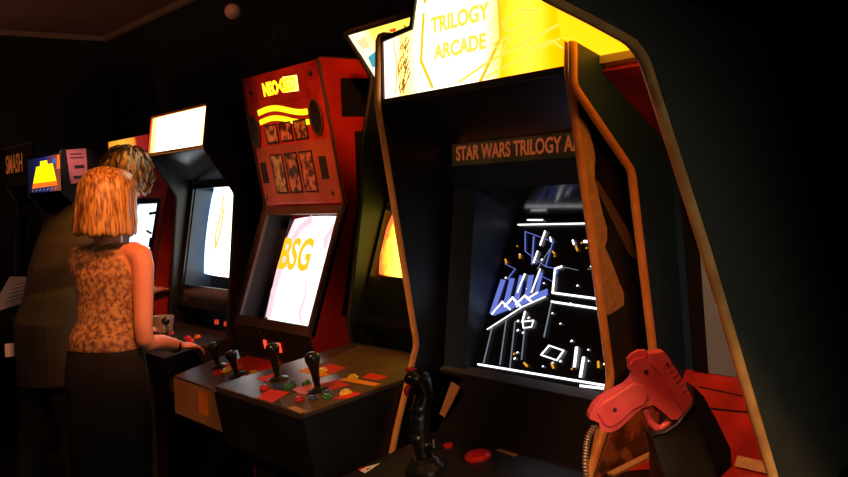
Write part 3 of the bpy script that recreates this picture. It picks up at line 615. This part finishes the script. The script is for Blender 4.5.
# ================================================================== cabinet with blown-out marquee
def white_marquee_cabinet():
    x0, x1 = -4.63, -3.95
    prof = [(1.725, 1.885), (1.70, 1.693), (1.765, 1.60), (1.83, 1.50), (1.775, .96), (1.77, .90), (1.75, 0)]
    t = cabinet('arcade_cabinet', 'black cabinet with a blinding white and orange marquee beside the red one', x0, x1, prof, 2.36, M['black'], M['black'], .008)
    F = frame_yz(x0, (1.700, 1.700), (1.725, 1.875))
    mqm = glow('hot_marquee_print', [(0, (1, .20, .12)), (.07, (1, .50, .14)), (.16, (1, .85, .55)), (.5, (1, .95, .75)), (.9, (1, .90, .6)), (1, (1, .62, .15))], 3.2, 'X', -.32, .32, .12, 8)
    part('marquee', t, mqm, lambda bm: fbox(bm, F, .022, .658, .006, .170, -.012, 0))
    part('marquee_frame', t, M['p_orange'], lambda bm: (fline(bm, F, [(.014, .0), (.666, .0), (.666, .177), (.014, .177), (.014, 0)], .010, -.02, .006)))
    slab('speaker_panel', t, x0+T, x1-T, (1.90, 1.56), (1.71, 1.69), M['smoked'])
    B = frame_yz(x0+T, (1.80, .98), (1.90, 1.56))
    bezel('bezel', t, B, .64, .588, (.04, .60, .10, .56), M['smoked'], .012)
    part('bezel_well', t, M['inner'], lambda bm: (fbox(bm, B, .04, .05, .1, .56, -.14, -.01), fbox(bm, B, .04, .6, .09, .10, -.14, -.01)))
    sm = glow('blue_white_screen', [(0, (.45, .7, 1)), (.05, (.9, .96, 1)), (.30, (1, .98, .92)), (.42, (1, .75, .35)), (.52, (.95, .98, 1)), (1, (.8, .9, 1))], 3.2, 'X', -.22, .30, .15, 10)
    s = crt(t, B, .045, .62, .155, .585, .10, sm, .02)
    part('screen_image', s, em('screen_amber', (1, .50, .06), 1.4), lambda bm: fline(bm, B, [(.24, .53), (.23, .43), (.20, .36), (.21, .28), (.25, .36), (.26, .48)], .010, -.075, -.070))
    # right side print
    Fs = Fr((x1, 0, 0), (0, 1, 0), (0, 0, 1))
    part('side_artwork', t, [mat('dim_red_stripe', (.05, .01, .01), .5), mat('dim_grey_figure', (.14, .13, .14), .5)], lambda bm: (
        fline(bm, Fs, [(1.755, 1.66), (1.84, 1.55), (1.905, 1.44)], .022, 0, .001, 0),
        fline(bm, Fs, [(1.86, 1.72), (1.90, 1.73), (1.88, 1.69), (1.93, 1.70)], .007, 0, .001, 1),
        fline(bm, Fs, [(1.86, 1.63), (1.90, 1.64), (1.90, 1.61), (1.87, 1.60)], .008, 0, .001, 1)))
    F3 = Fr((x0, 0, 0), (0, 1, 0), (0, 0, 1))
    cb = part('control_panel', t, M['dark'], lambda bm: fpoly(bm, F3, [(1.46, .84), (1.79, .90), (1.79, .70), (1.48, .70)], 0, .735), bevel=.003)
    D = frame_yz(x0, (1.46, .84), (1.79, .90))
    joystick(cb, D, .42, .15); joystick(cb, D, .12, .15)
    for a, b, c in ((.50, .20, 'red'), (.54, .23, 'orange'), (.30, .2, 'red'), (.24, .22, 'orange'), (.58, .18, 'red')):
        bt = button(cb, D, a, b, M['b_'+c], .013); bt['label'] = c+' push button'
    part('front_panel', t, M['dark'], lambda bm: box(bm, (x0+T, 1.77, .02), (x1-T, 1.785, .72)))
    for a in (.50, .60): part('coin_button', t, em('dim_red_coin_light', (1, .08, .02), .5), lambda bm: box(bm, (x0+a, 1.784, .925), (x0+a+.012, 1.80, .945)))
white_marquee_cabinet()
gt = thing('glass_bowl', 'small cloudy glass bowl on the control panel beside the woman', 'bowl', (-4.40, 1.65, .885))
part('bowl', gt, mat('cloudy_glass', (.45, .42, .42), .15, coat=.6), lambda bm: lathe(bm, Fr((-4.40, 1.65, .880), (1, 0, 0), (0, 1, 0)), [(.040, 0), (.045, .012), (.054, .075), (.049, .075), (.040, .014), (.004, .010)], 20))

# ================================================================== red cabinet the couple is playing
M['deepred'] = mat('deep_red_side', (.34, .015, .010), .45)
def red_cabinet():
    x0, x1 = -5.41, -4.76
    prof = [(1.765, 1.815), (1.765, 1.73), (1.86, 1.58), (1.77, 1.18), (1.745, 1.0), (1.74, 0)]
    t = cabinet('arcade_cabinet', 'red-sided cabinet behind the couple, its bluish screen glowing past their heads', x0, x1, prof, 2.36, M['deepred'], M['dark'], .007)
    F = frame_yz(x0, (1.765, 1.738), (1.765, 1.88))
    part('marquee', t, glow('amber_marquee', [(0, (1, .30, .02)), (.35, (1, .50, .05)), (.62, (1, .35, .03)), (.72, (.35, .015, .01)), (1, (.25, .01, .01))], 1.1, 'X', -.3, .3, .4, 5), lambda bm: fbox(bm, F, .02, .63, 0, .072, -.01, 0))
    slab('speaker_panel', t, x0+T, x1-T, (1.86, 1.54), (1.775, 1.735), M['redpanel'])
    B = frame_yz(x0+T, (1.76, 1.06), (1.862, 1.54))
    bezel('bezel', t, B, .50, .45, (.04, .46, .13, .42), M['smoked'], .015)
    part('bezel_border', t, M['deepred'], lambda bm: fbox(bm, B, .50, .61, 0, .49, -.015, -.001))
    s = crt(t, B, .03, .47, .12, .43, .05, glow('bluish_screen', [(0, (.5, .65, .9)), (.5, (.85, .95, 1)), (1, (.55, .7, .85))], 1.7, 'X', -.28, .28, .4, 12), .03)
    part('screen_image', s, M['glass'], lambda bm: (fline(bm, B, [(.41, .22), (.43, .22)], .05, -.04, -.015), fline(bm, B, [(.33, .37), (.43, .375)], .014, -.04, -.015), fline(bm, B, [(.33, .28), (.38, .27)], .012, -.04, -.015)))
    F3 = Fr((x0, 0, 0), (0, 1, 0), (0, 0, 1))
    cb = part('control_panel', t, M['dark'], lambda bm: fpoly(bm, F3, [(1.52, .90), (1.75, 1.0), (1.75, .78), (1.54, .76)], 0, .65), bevel=.003)
    D = frame_yz(x0, (1.52, .90), (1.75, 1.0))
    joystick(cb, D, .2, .1); [button(cb, D, .33+.05*i, .12, M['b_red']) for i in range(3)]
    part('front_panel', t, M['tan'], lambda bm: box(bm, (x0+T, 1.73, .02), (x1-T, 1.745, .78)))
red_cabinet()

# ================================================================== black cabinet with the small colourful marquee
def small_marquee_cabinet():
    x0, x1 = -6.34, -5.60
    prof = [(1.572, 1.78), (1.572, 1.55), (1.66, 1.45), (1.62, 1.0), (1.60, .9), (1.62, 0)]
    t = cabinet('arcade_cabinet', 'black cabinet at the far left with a small blue marquee showing a yellow shape', x0, x1, prof, 2.30, M['black'], M['black'], .007)
    F = frame_yz(x0, (1.572, 1.562), (1.572, 1.762))
    mq = part('marquee', t, glow('dim_blue_marquee', [(0, (.01, .01, .03)), (.3, (.02, .03, .16)), (.55, (.02, .05, .35)), (1, (.9, .18, .01))], .4, 'X', -.36, .36, .35, 7), lambda bm: fbox(bm, F, .02, .72, 0, .20, -.01, 0))
    def ar(bm):
        fpoly(bm, F, [(.13, .055), (.22, .150), (.30, .150), (.31, .178), (.45, .178), (.46, .155), (.56, .155), (.62, .055)], 0, .001, 0)
        fpoly(bm, F, [(.10, .025), (.13, .055), (.62, .055), (.64, .03)], 0, .001, 1)
        fpoly(bm, F, [(.64, .12), (.66, .195), (.71, .195), (.715, .12)], 0, .001, 1)
        for k in range(7): fline(bm, F, [(.10+k*.08, .008), (.13+k*.08, .018)], .006, 0, .001, 2)
        fpoly(bm, F, [(.56, .165), (.60, .185), (.63, .17), (.60, .15)], 0, .001, 3)
    part('marquee_artwork', mq, [em('marquee_yellow', (1, .75, .0), 1.7), em('marquee_orange', (1, .16, .01), 1.3), em('marquee_grey', (.5, .4, .4), .5), em('marquee_sky_blue', (.02, .25, .8), .8)], ar)
    B = frame_yz(x0+T, (1.62, 1.0), (1.655, 1.44))
    bezel('bezel', t, B, .70, .442, (.08, .62, .05, .40), M['black'])
    crt(t, B, .06, .64, .03, .41, .04, M['glass'])
    Fl = frame_yz(x0, (1.60, 1.30), (1.60, 1.5))
    def logo(bm):
        lathe(bm, Fs2, [(.030, .0), (.030, .002), (.020, .002)], 24, 0, .11, .395)
        fline(bm, Fs2, [(.16, .395), (.20, .40), (.19, .37)], .010, 0, .001, 0); fline(bm, Fs2, [(.21, .38), (.23, .41), (.25, .38), (.26, .40)], .008, 0, .001, 0)
    Fs2 = B
    part('logo', t, mat('dim_brown_logo', (.12, .06, .035), .5), logo)
    F3 = Fr((x0, 0, 0), (0, 1, 0), (0, 0, 1))
    cb = part('control_panel', t, M['black'], lambda bm: fpoly(bm, F3, [(1.30, .90), (1.62, .98), (1.62, .75), (1.32, .74)], 0, .74))
    D = frame_yz(x0, (1.30, .90), (1.62, .98))
    joystick(cb, D, .2, .14)
    part('front_panel', t, M['dark'], lambda bm: box(bm, (x0+T, 1.61, .02), (x1-T, 1.625, .75)))
    return t
small_marquee_cabinet()
Fp = Fr((-5.60, 1.602, 1.603), (0, 1, -.02), (0, -.02, 1))
pp = part('paper_note', None, [M['pink_paper'], M['ink']], lambda bm: (fpoly(bm, Fp, [(.012, -.008), (.108, .006), (.108, .19), (.0, .178)], .001, .0025, 0),
    [fline(bm, Fp, [(.02, y), (.02+w_, y+.003)], .006, .0025, .003, 1) for y, w_ in ((.155, .06), (.135, .07))], fline(bm, Fp, [(.045, .085), (.085, .088)], .018, .0025, .003, 1), fline(bm, Fp, [(.035, .028), (.095, .032)], .016, .0025, .003, 1)))
tag(pp, 'pink paper note with dark writing taped to the black cabinet side', 'note')

def smash_cabinet():
    x0, x1 = -7.25, -6.50
    prof = [(1.655, 1.89), (1.655, 1.62), (1.72, 1.52), (1.68, 1.0), (1.66, .9), (1.66, 0)]
    t = cabinet('arcade_cabinet', 'farthest black cabinet at the left edge with dim orange SMASH lettering', x0, x1, prof, 2.30, M['black'], M['black'], .007)
    F = frame_yz(x0, (1.655, 1.625), (1.655, 1.885))
    mq = part('marquee', t, mat('unlit_marquee', (.028, .018, .012), .4), lambda bm: fbox(bm, F, .0, .75, 0, .26, -.01, .004))
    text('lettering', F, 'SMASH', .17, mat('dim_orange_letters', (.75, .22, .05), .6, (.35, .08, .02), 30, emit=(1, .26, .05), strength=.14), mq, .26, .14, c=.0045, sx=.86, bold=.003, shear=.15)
    part('marquee_rail', mq, M['p_olive'], lambda bm: fbox(bm, F, 0, .75, .25, .262, .004, .012))
    B = frame_yz(x0+T, (1.68, 1.0), (1.718, 1.50))
    bezel('bezel', t, B, .71, .50, (.08, .62, .05, .44), M['black'])
    crt(t, B, .06, .64, .03, .45, .04, M['glass'])
    F3 = Fr((x0, 0, 0), (0, 1, 0), (0, 0, 1))
    part('control_panel', t, M['black'], lambda bm: fpoly(bm, F3, [(1.36, .90), (1.68, .98), (1.68, .75), (1.38, .74)], 0, .75))
    part('front_panel', t, M['dark'], lambda bm: box(bm, (x0+T, 1.65, .02), (x1-T, 1.665, .75)))
smash_cabinet()

# sheet on a stand at the left edge
Fw = Fr((-5.64, 1.184, .926), (.579, .815, 0), (0, 0, 1))
st = thing('sign_stand', 'tilted white paper sign with lines of writing at the left edge, beside the man', 'sign', (-5.56, 1.30, 0))
part('sheet', st, M['paper'], lambda bm: fpoly(bm, Fw, [(.0, -.005), (.215, .055), (.235, .178), (.105, .186), (.045, .09)], 0, .003))
part('writing', st, M['ink'], lambda bm: [fline(bm, Fw, [(.075+.012*i, .050+.022*i), (.205, .083+.018*i)], .0035, .003, .0036) for i in range(5)])
part('stand_post', st, M['black'], lambda bm: tube(bm, [Fw(.13, -.91, -.015), Fw(.13, .10, -.015)], .012, 12), smooth=True)
part('stand_foot', st, M['black'], lambda bm: lathe(bm, Fr(Fw(.13, -.926, -.015), (1, 0, 0), (0, 1, 0)), [(.11, 0), (.11, .01), (.02, .018)], 24))

# hanging ball
bl = thing('pendant_ball', 'small brown ball hanging on a cord above the cabinets', 'pendant', (-4.55, 2.13, H))
part('ball', bl, mat('brown_ball', (.9, .50, .32), .6), lambda bm: ball(bm, (-4.55, 2.13, 2.395), .039, 24), smooth=True)
part('cord', bl, M['dark'], lambda bm: tube(bm, [(-4.55, 2.13, 2.43), (-4.55, 2.13, H)], .002, 6))
# ================================================================== people
def loft(bm, rings, r, seg=20):
    """rings: (centre, half width along r, half depth, [forward tilt])."""
    r = V(r).normalized(); f = V((0, 0, 1)).cross(r)
    R_ = []
    for c, a, b in rings:
        c = V(c); R_.append([bm.verts.new(c + r*a*math.copysign(abs(math.cos(t))**.85, math.cos(t)) + f*b*math.sin(t)) for t in [k*2*math.pi/seg for k in range(seg)]])
    for A, B in zip(R_, R_[1:]):
        for k in range(seg): bm.faces.new([A[k], A[(k+1) % seg], B[(k+1) % seg], B[k]])
    bm.faces.new(R_[0]); bm.faces.new(R_[-1])
def limb(bm, pts, rs, seg=14):
    tube(bm, pts, rs, seg)
    for p, r in zip(pts, rs): ball(bm, p, r*.995, 12)
def smoothpath(pts, rs, n=4):
    P, Q = [], []
    pts = [V(p) for p in pts]
    for i in range(len(pts)-1):
        p0, p1, p2, p3 = pts[max(i-1, 0)], pts[i], pts[i+1], pts[min(i+2, len(pts)-1)]
        for k in range(n):
            t = k/n
            P.append(.5*((2*p1)+(p2-p0)*t+(2*p0-5*p1+4*p2-p3)*t*t+(3*p1-p0-3*p2+p3)*t**3)); Q.append(rs[i]*(1-t)+rs[i+1]*t)
    return P+[pts[-1]], Q+[rs[-1]]
def slimb(bm, pts, rs): limb(bm, *smoothpath(pts, rs, 3))
def head(bm, c, f, k=1.0, tilt=0):
    f = V(f).normalized(); r = f.cross(V((0, 0, 1))).normalized(); u = r.cross(f).normalized()
    res = bmesh.ops.create_uvsphere(bm, u_segments=40, v_segments=28, radius=1)
    for v in res['verts']:
        x, y, z = v.co
        jaw = max(0, -z)
        X = x*.074*(1-.36*jaw**1.6); Y = y*.093*(1-.12*jaw) + (.014*jaw if y > 0 else .010*jaw); Z = z*.115
        if y > 0:
            g = lambda cx, cz, s: math.exp(-((x-cx)**2+(z-cz)**2)/s**2)
            Y += .020*math.exp(-(x/.13)**2)*(math.exp(-((z+.14)/.17)**2)) + .009*math.exp(-(x/.10)**2)*math.exp(-((z-.05)/.2)**2)
            Y -= .009*(g(.38, .06, .2)+g(-.38, .06, .2)); Y += .006*g(0, -.5, .18)+.007*g(0, -.86, .25)+.004*(g(.35, .22, .2)+g(-.35, .22, .2))
        v.co = V(c)+(r*X+f*Y+u*Z)*k
    for s in (-1, 1):
        ball(bm, V(c)+(r*s*.074-f*.005-u*.008)*k, (.009*k, .017*k, .029*k), 12, (r, (f*.9-u*.2).normalized(), u))
    return r, f, u
def hand(bm, w, d, nrm, side, k=1.0, curl=.5):
    """w wrist, d direction to the fingers, nrm back of the hand, side +1 thumb along d x nrm."""
    w = V(w); d = V(d).normalized(); nrm = V(nrm); nrm = (nrm-d*nrm.dot(d)).normalized(); s = d.cross(nrm)*side
    p = bmesh.ops.create_uvsphere(bm, u_segments=16, v_segments=12, radius=1)
    for v in p['verts']:
        x, y, z = v.co; v.co = w + (d*(.042+.047*x) + s*(.036*y) + nrm*(.014*z))*k
    ln = [.070, .078, .073, .057]
    for i in range(4):
        b = w + (d*.075 + s*(.027-.018*i))*k; L = ln[i]*k; rr = (.0085 if i < 3 else .0072)*k
        pts = [b - d*.02*k]; dd = d; cur = b; pts.append(b)
        for seg_, fr in enumerate((.45, .30, .25)):
            a = curl*(.7 if seg_ == 0 else 1.0)
            dd = (dd*math.cos(a) - nrm*math.sin(a)*(1)); dd.normalize(); n2 = nrm
            cur = cur + dd*L*fr; pts.append(cur)
        limb(bm, pts, [rr*1.05, rr*1.05, rr, rr*.92, rr*.8], 10)
    b = w + (d*.022 + s*.024)*k
    limb(bm, [b, b+(d*.022+s*.020-nrm*.006)*k, b+(d*.048+s*.026-nrm*.014)*k, b+(d*.070+s*.020-nrm*.020)*k], [.013*k, .011*k, .0092*k, .0075*k], 10)
def face_bits(t, c, r, f, u, k, eye_m=None):
    c = V(c)
    for s in (-1, 1):
        e = part('eye', t, M['eye'], lambda bm: ball(bm, c+(r*s*.029+f*.081+u*.006)*k, .012*k, 12), smooth=True)
        part('iris', e, M['knob'], lambda bm: ball(bm, c+(r*s*.029+f*.0895+u*.006)*k, .0052*k, 10), smooth=True)
        part('eyebrow', t, M['brown_hair'], lambda bm: tube(bm, [c+(r*s*.014+f*.098+u*.024)*k, c+(r*s*.030+f*.093+u*.030)*k, c+(r*s*.047+f*.082+u*.025)*k], [.003*k, .0035*k, .002*k], 6), smooth=True)
    part('lips', t, M['lips'], lambda bm: ball(bm, c+(f*.097-u*.056)*k, (.022*k, .008*k, .008*k), 14, (r, f, u)), smooth=True)

def strand_hair(name, parent, m, rows, nseg=88, seed=1, amp=.0035, thick=.010):
    """rows: callable(theta, t) -> point, t 0 crown .. 1 hem. Grooved shell of locks."""
    rr = random.Random(seed)
    g = [rr.uniform(-1, 1) for _ in range(nseg)]
    def f(bm):
        nt = 22; grid = []
        for j in range(nt+1):
            row = []
            for i in range(nseg):
                th = i/nseg*2*math.pi; t = j/nt
                p, out = rows(th, t)
                row.append(bm.verts.new(p + out*amp*g[i]*min(1, t*2.5)*(1+.4*math.sin(t*9+i*1.7))))
            grid.append(row)
        for A, B in zip(grid, grid[1:]):
            for i in range(nseg): bm.faces.new([A[i], A[(i+1) % nseg], B[(i+1) % nseg], B[i]])
        bm.faces.new(grid[0])
    o = part(name, parent, m, f, smooth=True)
    s = o.modifiers.new('thickness', 'SOLIDIFY'); s.thickness = thick; s.offset = -1
    return o

# ------------------------------------------------------------------ woman
def woman():
    sh = V((-3.915, 1.265, 0)); rt = V((.86, .51, 0)).normalized(); fw = V((0, 0, 1)).cross(rt).normalized()   # facing the cabinets
    t = thing('person', 'woman with a blonde bob and brown floral sleeveless top, hand on the controls', 'person', (-3.90, 1.20, 0), 'couple playing at the cabinets')
    hp = V((-3.895, 1.225, 0))
    def P(base, a, b, z): return base + rt*a + fw*b + V((0, 0, z))
    hc = V((-3.900, 1.262, 1.498)); hf = (fw*.86 + rt*.25).normalized(); hf = V((-.62, .78, -.10)).normalized()
    rs_, ls_ = P(sh, .150, 0, 1.262), P(sh, -.150, .0, 1.262)
    relb = V((-3.742, 1.330, .945)); rwr = V((-3.835, 1.500, .892))
    lelb = P(sh, -.19, .10, .99); lwr = P(sh, -.14, .30, .93)
    def legs(bm, ex, z0=.06, z1=.93):
        for s in (-1, 1):
            slimb(bm, [P(hp, s*.062, 0, .86), P(hp, s*.082, .005, .72), P(hp, s*.088, .015, .48), P(hp, s*.086, -.01, .30), P(hp, s*.085, -.02, z0)], [.090+ex, .088+ex, .060+ex, .054+ex, .040+ex])
    def body(bm):
        r, f, u = head(bm, hc, hf, .97)
        tube(bm, [P(sh, 0, -.005, 1.25), P(sh, .004, .0, 1.33), hc+V((0, 0, -.05))], [.062, .050, .052], 16)
        loft(bm, [(P(hp, 0, 0, .80), .13, .085), (P(hp, 0, 0, .90), .128, .085), (P(sh.lerp(hp, .5), 0, 0, 1.00), .118, .082), (P(sh, 0, .0, 1.10), .128, .092), (P(sh, 0, 0, 1.20), .148, .090), (P(sh, 0, 0, 1.265), .140, .068), (P(sh, 0, 0, 1.295), .085, .05)], rt)
        slimb(bm, [P(sh, .05, 0, 1.275), rs_, rs_.lerp(relb, .45)+rt*.004, relb, relb.lerp(rwr, .45), rwr], [.040, .047, .040, .034, .033, .023])
        slimb(bm, [P(sh, -.05, 0, 1.275), ls_, ls_.lerp(lelb, .5), lelb, lelb.lerp(lwr, .45), lwr], [.040, .046, .038, .033, .032, .023])
        hand(bm, rwr, V((-.10, .98, -.10)), (.1, .1, 1), -1, .92, .62)
        hand(bm, lwr, fw, (0, 0, 1), 1, .92, .35)
        legs(bm, -.008)
        for s in (-1, 1):
            a = P(hp, s*.085, -.02, .05); limb(bm, [a+V((0, 0, .02)), a+fw*.05-V((0, 0, .004)), a+fw*.13-V((0, 0, .02))], [.038, .036, .026])
        return r, f, u
    solid('body', t, M['skin'], body, .0058, 3)
    f_ = hf; r_ = f_.cross(V((0, 0, 1))).normalized(); u_ = r_.cross(f_).normalized()
    face_bits(t, hc, r_, f_, u_, .97)
    def top(bm):
        loft(bm, [(P(hp, 0, 0, .905), .158, .112), (P(hp, 0, 0, .95), .150, .108), (P(sh.lerp(hp, .5), 0, 0, 1.01), .138, .098), (P(sh, 0, .0, 1.10), .142, .104), (P(sh, -.010, 0, 1.19), .160, .102), (P(sh, -.034, 0, 1.250), .172, .085), (P(sh, -.036, 0, 1.288), .152, .066), (P(sh, -.02, 0, 1.308), .098, .056), (P(sh, -.01, 0, 1.318), .065, .050)], rt, 28)
    solid('sleeveless_top', t, M['floral'], top, .006, 2)
    def tr(bm):
        loft(bm, [(P(hp, 0, 0, .10), .150, .085), (P(hp, 0, 0, .35), .175, .105), (P(hp, 0, 0, .60), .186, .118), (P(hp, 0, 0, .80), .180, .118), (P(hp, 0, 0, .90), .162, .110), (P(hp, 0, 0, .925), .150, .102)], rt, 28)
    solid('long_skirt', t, M['black_cloth'], tr, .008, 2)
    for s in (-1, 1):
        def shoe(bm):
            a = P(hp, s*.085, -.02, .045); limb(bm, [a-fw*.02, a+fw*.05-V((0, 0, .004)), a+fw*.14-V((0, 0, .01))], [.043, .042, .034])
            bmesh.ops.bisect_plane(bm, geom=bm.verts[:]+bm.edges[:]+bm.faces[:], plane_co=(0, 0, .003), plane_no=(0, 0, -1), clear_outer=True)
        part('shoe', t, M['black_cloth'], shoe, smooth=True)
    part('bracelet', t, M['knob'], lambda bm: tube(bm, [rwr+V((.012, -.024, .002)), rwr+V((.006, -.012, .002))], .0275, 16))
    def rows(th, tt):
        # theta 0 = face direction; hem hangs to the nape, open at the face
        df = abs((th+math.pi) % (2*math.pi)-math.pi)      # 0 at the face
        top_ = u_*.122
        opening = max(0.0, 1-df/1.05)
        hem_z = -.150 + .180*min(1, opening*2.2) if opening > 0 else -.150
        side = V(r_)*math.sin(th) + V(f_)*math.cos(th)
        prof = [(0, .002, .118), (.08, .035, .114), (.18, .066, .100), (.30, .092, .070), (.45, .105, .030), (.62, .112, -.03), (.80, .116, -.085), (.93, .120, -.130), (1, .114, -.148)]
        for (t0, r0, z0), (t1, r1, z1) in zip(prof, prof[1:]):
            if tt <= t1+1e-9: break
        q = (tt-t0)/(t1-t0); rad = (r0+(r1-r0)*q)/.105; zz = z0+(z1-z0)*q
        if opening > 0: zz = .118+(zz-.118)*((.118-hem_z)/(.118+.148))
        zz -= (.016*math.cos(th+math.pi+.5) + .004*math.sin(9*th) + .003*math.sin(23*th+1))*tt**3
        rad *= 1 + .025*math.sin(3*th+.6)*tt
        rx, ry = .105, (.104 if math.cos(th) > 0 else .112)
        v = V(r_)*math.sin(th)*rx*rad + V(f_)*math.cos(th)*ry*rad + u_*zz - f_*.008
        return hc+v, side
    strand_hair('hair', t, M['blonde'], rows, 110, 3, .0042)
woman()

# ------------------------------------------------------------------ man
def man():
    hp = V((-4.655, 1.21, 0)); sh = V((-4.655, 1.335, 0)); rt = V((.97, -.10, 0)).normalized()
    rt = V((.90, .43, 0)).normalized(); fw = V((0, 0, 1)).cross(rt).normalized()
    t = thing('person', 'man in a charcoal shirt with tousled brown hair, leaning in behind the blonde woman', 'person', (-4.76, 1.14, 0), 'couple playing at the cabinets')
    hc = V((-4.545, 1.565, 1.595)); hf = V((-.50, .80, -.32)).normalized()
    def P(base, a, b, z): return base + rt*a + fw*b + V((0, 0, z))
    rs_, ls_ = P(sh, .17, .03, 1.36), P(sh, -.138, .03, 1.35)
    relb, rwr = P(sh, .22, .16, 1.10), P(sh, .12, .36, 1.05)
    lelb, lwr = P(sh, -.145, .14, 1.10), P(sh, -.15, .33, 1.04)
    def arms(bm, e, end):
        for s_, e_, w_ in ((rs_, relb, rwr), (ls_, lelb, lwr)):
            if end: slimb(bm, [s_.lerp(P(sh, 0, 0, 1.38), .5), s_, s_.lerp(e_, .5), e_, e_.lerp(w_, .45), w_], [.055, .056, .048, .040, .040, .028])
            else: slimb(bm, [s_.lerp(P(sh, 0, 0, 1.38), .5), s_, s_.lerp(e_, .5), s_.lerp(e_, .85)], [.066, .068, .062, .060])
    def torso(bm, e):
        e -= .008
        m = sh.lerp(hp, .5)
        loft(bm, [(P(hp, 0, 0, .80), .165+e, .115+e), (P(hp, 0, 0, .95), .168+e, .12+e), (P(hp.lerp(sh, .35), 0, 0, 1.07), .160+e, .115+e), (P(hp.lerp(sh, .7), 0, -.01, 1.20), .172+e, .12+e), (P(sh, 0, -.01, 1.31), .176+e, .115+e), (P(sh, 0, .01, 1.39), .150+e, .090+e), (P(sh, .01, .03, 1.44), .09+e, .065+e), (P(sh, .02, .055, 1.475), .062+e*.6, .058+e*.6)], rt, 24)
    def body(bm):
        head(bm, hc, hf, 1.04)
        tube(bm, [P(sh, 0, .02, 1.38), P(sh, .03, .09, 1.47), hc+V((0, -.02, -.05))], [.075, .060, .060], 16)
        torso(bm, -.028); arms(bm, 0, True)
        hand(bm, rwr, fw, (0, 0, 1), -1, 1.0, .35); hand(bm, lwr, fw, (0, 0, 1), 1, 1.0, .35)
        for s in (-1, 1):
            slimb(bm, [P(hp, s*.06, 0, .84), P(hp, s*.10, .01, .68), P(hp, s*.13, .02, .48), P(hp, s*.135, -.01, .30), P(hp, s*.14, -.02, .08)], [.080, .078, .062, .056, .042])
            a = P(hp, s*.14, -.02, .05); limb(bm, [a+V((0, 0, .02)), a+fw*.05, a+fw*.14-V((0, 0, .015))], [.04, .038, .028])
    solid('body', t, M['skin'], body, .0065, 3)
    r_ = hf.cross(V((0, 0, 1))).normalized(); u_ = r_.cross(hf).normalized()
    face_bits(t, hc, r_, hf, u_, 1.04)
    def shirt(bm):
        torso(bm, .009); arms(bm, 0, False)
        loft(bm, [(P(hp, .03, 0, .675), .185, .145), (P(hp, .03, 0, .80), .178, .140), (P(hp, .025, 0, .95), .170, .13), (P(hp.lerp(sh, .35), .02, 0, 1.07), .160, .122), (P(hp.lerp(sh, .6), .01, 0, 1.15), .145, .105)], rt, 24)
    solid('shirt', t, M['grey_cloth'], shirt, .007, 3)
    def tr(bm):
        loft(bm, [(P(hp, 0, 0, .74), .165, .115), (P(hp, 0, 0, .90), .160, .112)], rt)
        for s in (-1, 1):
            slimb(bm, [P(hp, s*.07, 0, .80), P(hp, s*.10, .01, .66), P(hp, s*.13, .02, .48), P(hp, s*.135, -.01, .30), P(hp, s*.14, -.02, .08)], [.095, .092, .080, .072, .066])
    solid('trousers', t, M['black_cloth'], tr, .008, 2)
    for s in (-1, 1):
        def shoe(bm):
            a = P(hp, s*.14, -.02, .05); limb(bm, [a-fw*.03, a+fw*.06, a+fw*.17-V((0, 0, .01))], [.047, .046, .038])
            bmesh.ops.bisect_plane(bm, geom=bm.verts[:]+bm.edges[:]+bm.faces[:], plane_co=(0, 0, .004), plane_no=(0, 0, -1), clear_outer=True)
        part('shoe', t, M['black_cloth'], shoe, smooth=True)
    tg = part('hip_tag', t, M['paper'], lambda bm: fbox(bm, Fr(P(hp, -.150, -.09, .83), rt*-.4-fw, (0, 0, 1)), -.02, .02, -.03, .03, 0, .004)); tg['label'] = 'small pale tag at the hip'
    ch = part('hanging_strap', t, M['b_orange'], lambda bm: tube(bm, [P(hp, -.180, -.01, .80), P(hp, -.188, -.02, .68), P(hp, -.180, -.02, .56)], [.008, .010, .006], 8), smooth=True)
    ch['label'] = 'thin orange strap hanging from the hip'
    rr = random.Random(9)
    def rows(th, tt):
        df = abs((th+math.pi) % (2*math.pi)-math.pi)
        op = max(0.0, 1-df/1.1)
        hem = -.085 + .135*min(1, op*2)
        side = V(r_)*math.sin(th) + V(hf)*math.cos(th)
        if tt < .5:
            a = tt/.5*math.pi/2; rad = math.sin(a); zz = .132*math.cos(a)+.012
        else:
            a = (tt-.5)/.5; rad = 1 - .12*a; zz = .012+(hem-.012)*a
        wob = 1+.05*math.sin(5*th+3*tt)+.03*math.sin(11*th-7*tt)
        return hc + (V(r_)*math.sin(th)*.112*rad + V(hf)*math.cos(th)*.120*rad)*wob + u_*zz*wob - hf*.004, side
    hr = strand_hair('hair', t, M['brown_hair'], rows, 80, 5, .008)
    def tufts(bm):
        for k in range(150):
            th = rr.uniform(0, 2*math.pi); tt = rr.uniform(.03, .75)
            p, s = rows(th, tt); q, _ = rows(th+rr.uniform(-.3, .3), min(1, tt+.22))
            o = (p-hc).normalized()
            tube(bm, [p-o*.004, p.lerp(q, .5)+o*rr.uniform(.006, .014), q+o*rr.uniform(.003, .016)], [.008, .007, .0012], 5)
    part('tousled_locks', hr, M['brown_hair'], tufts, smooth=True)
man()
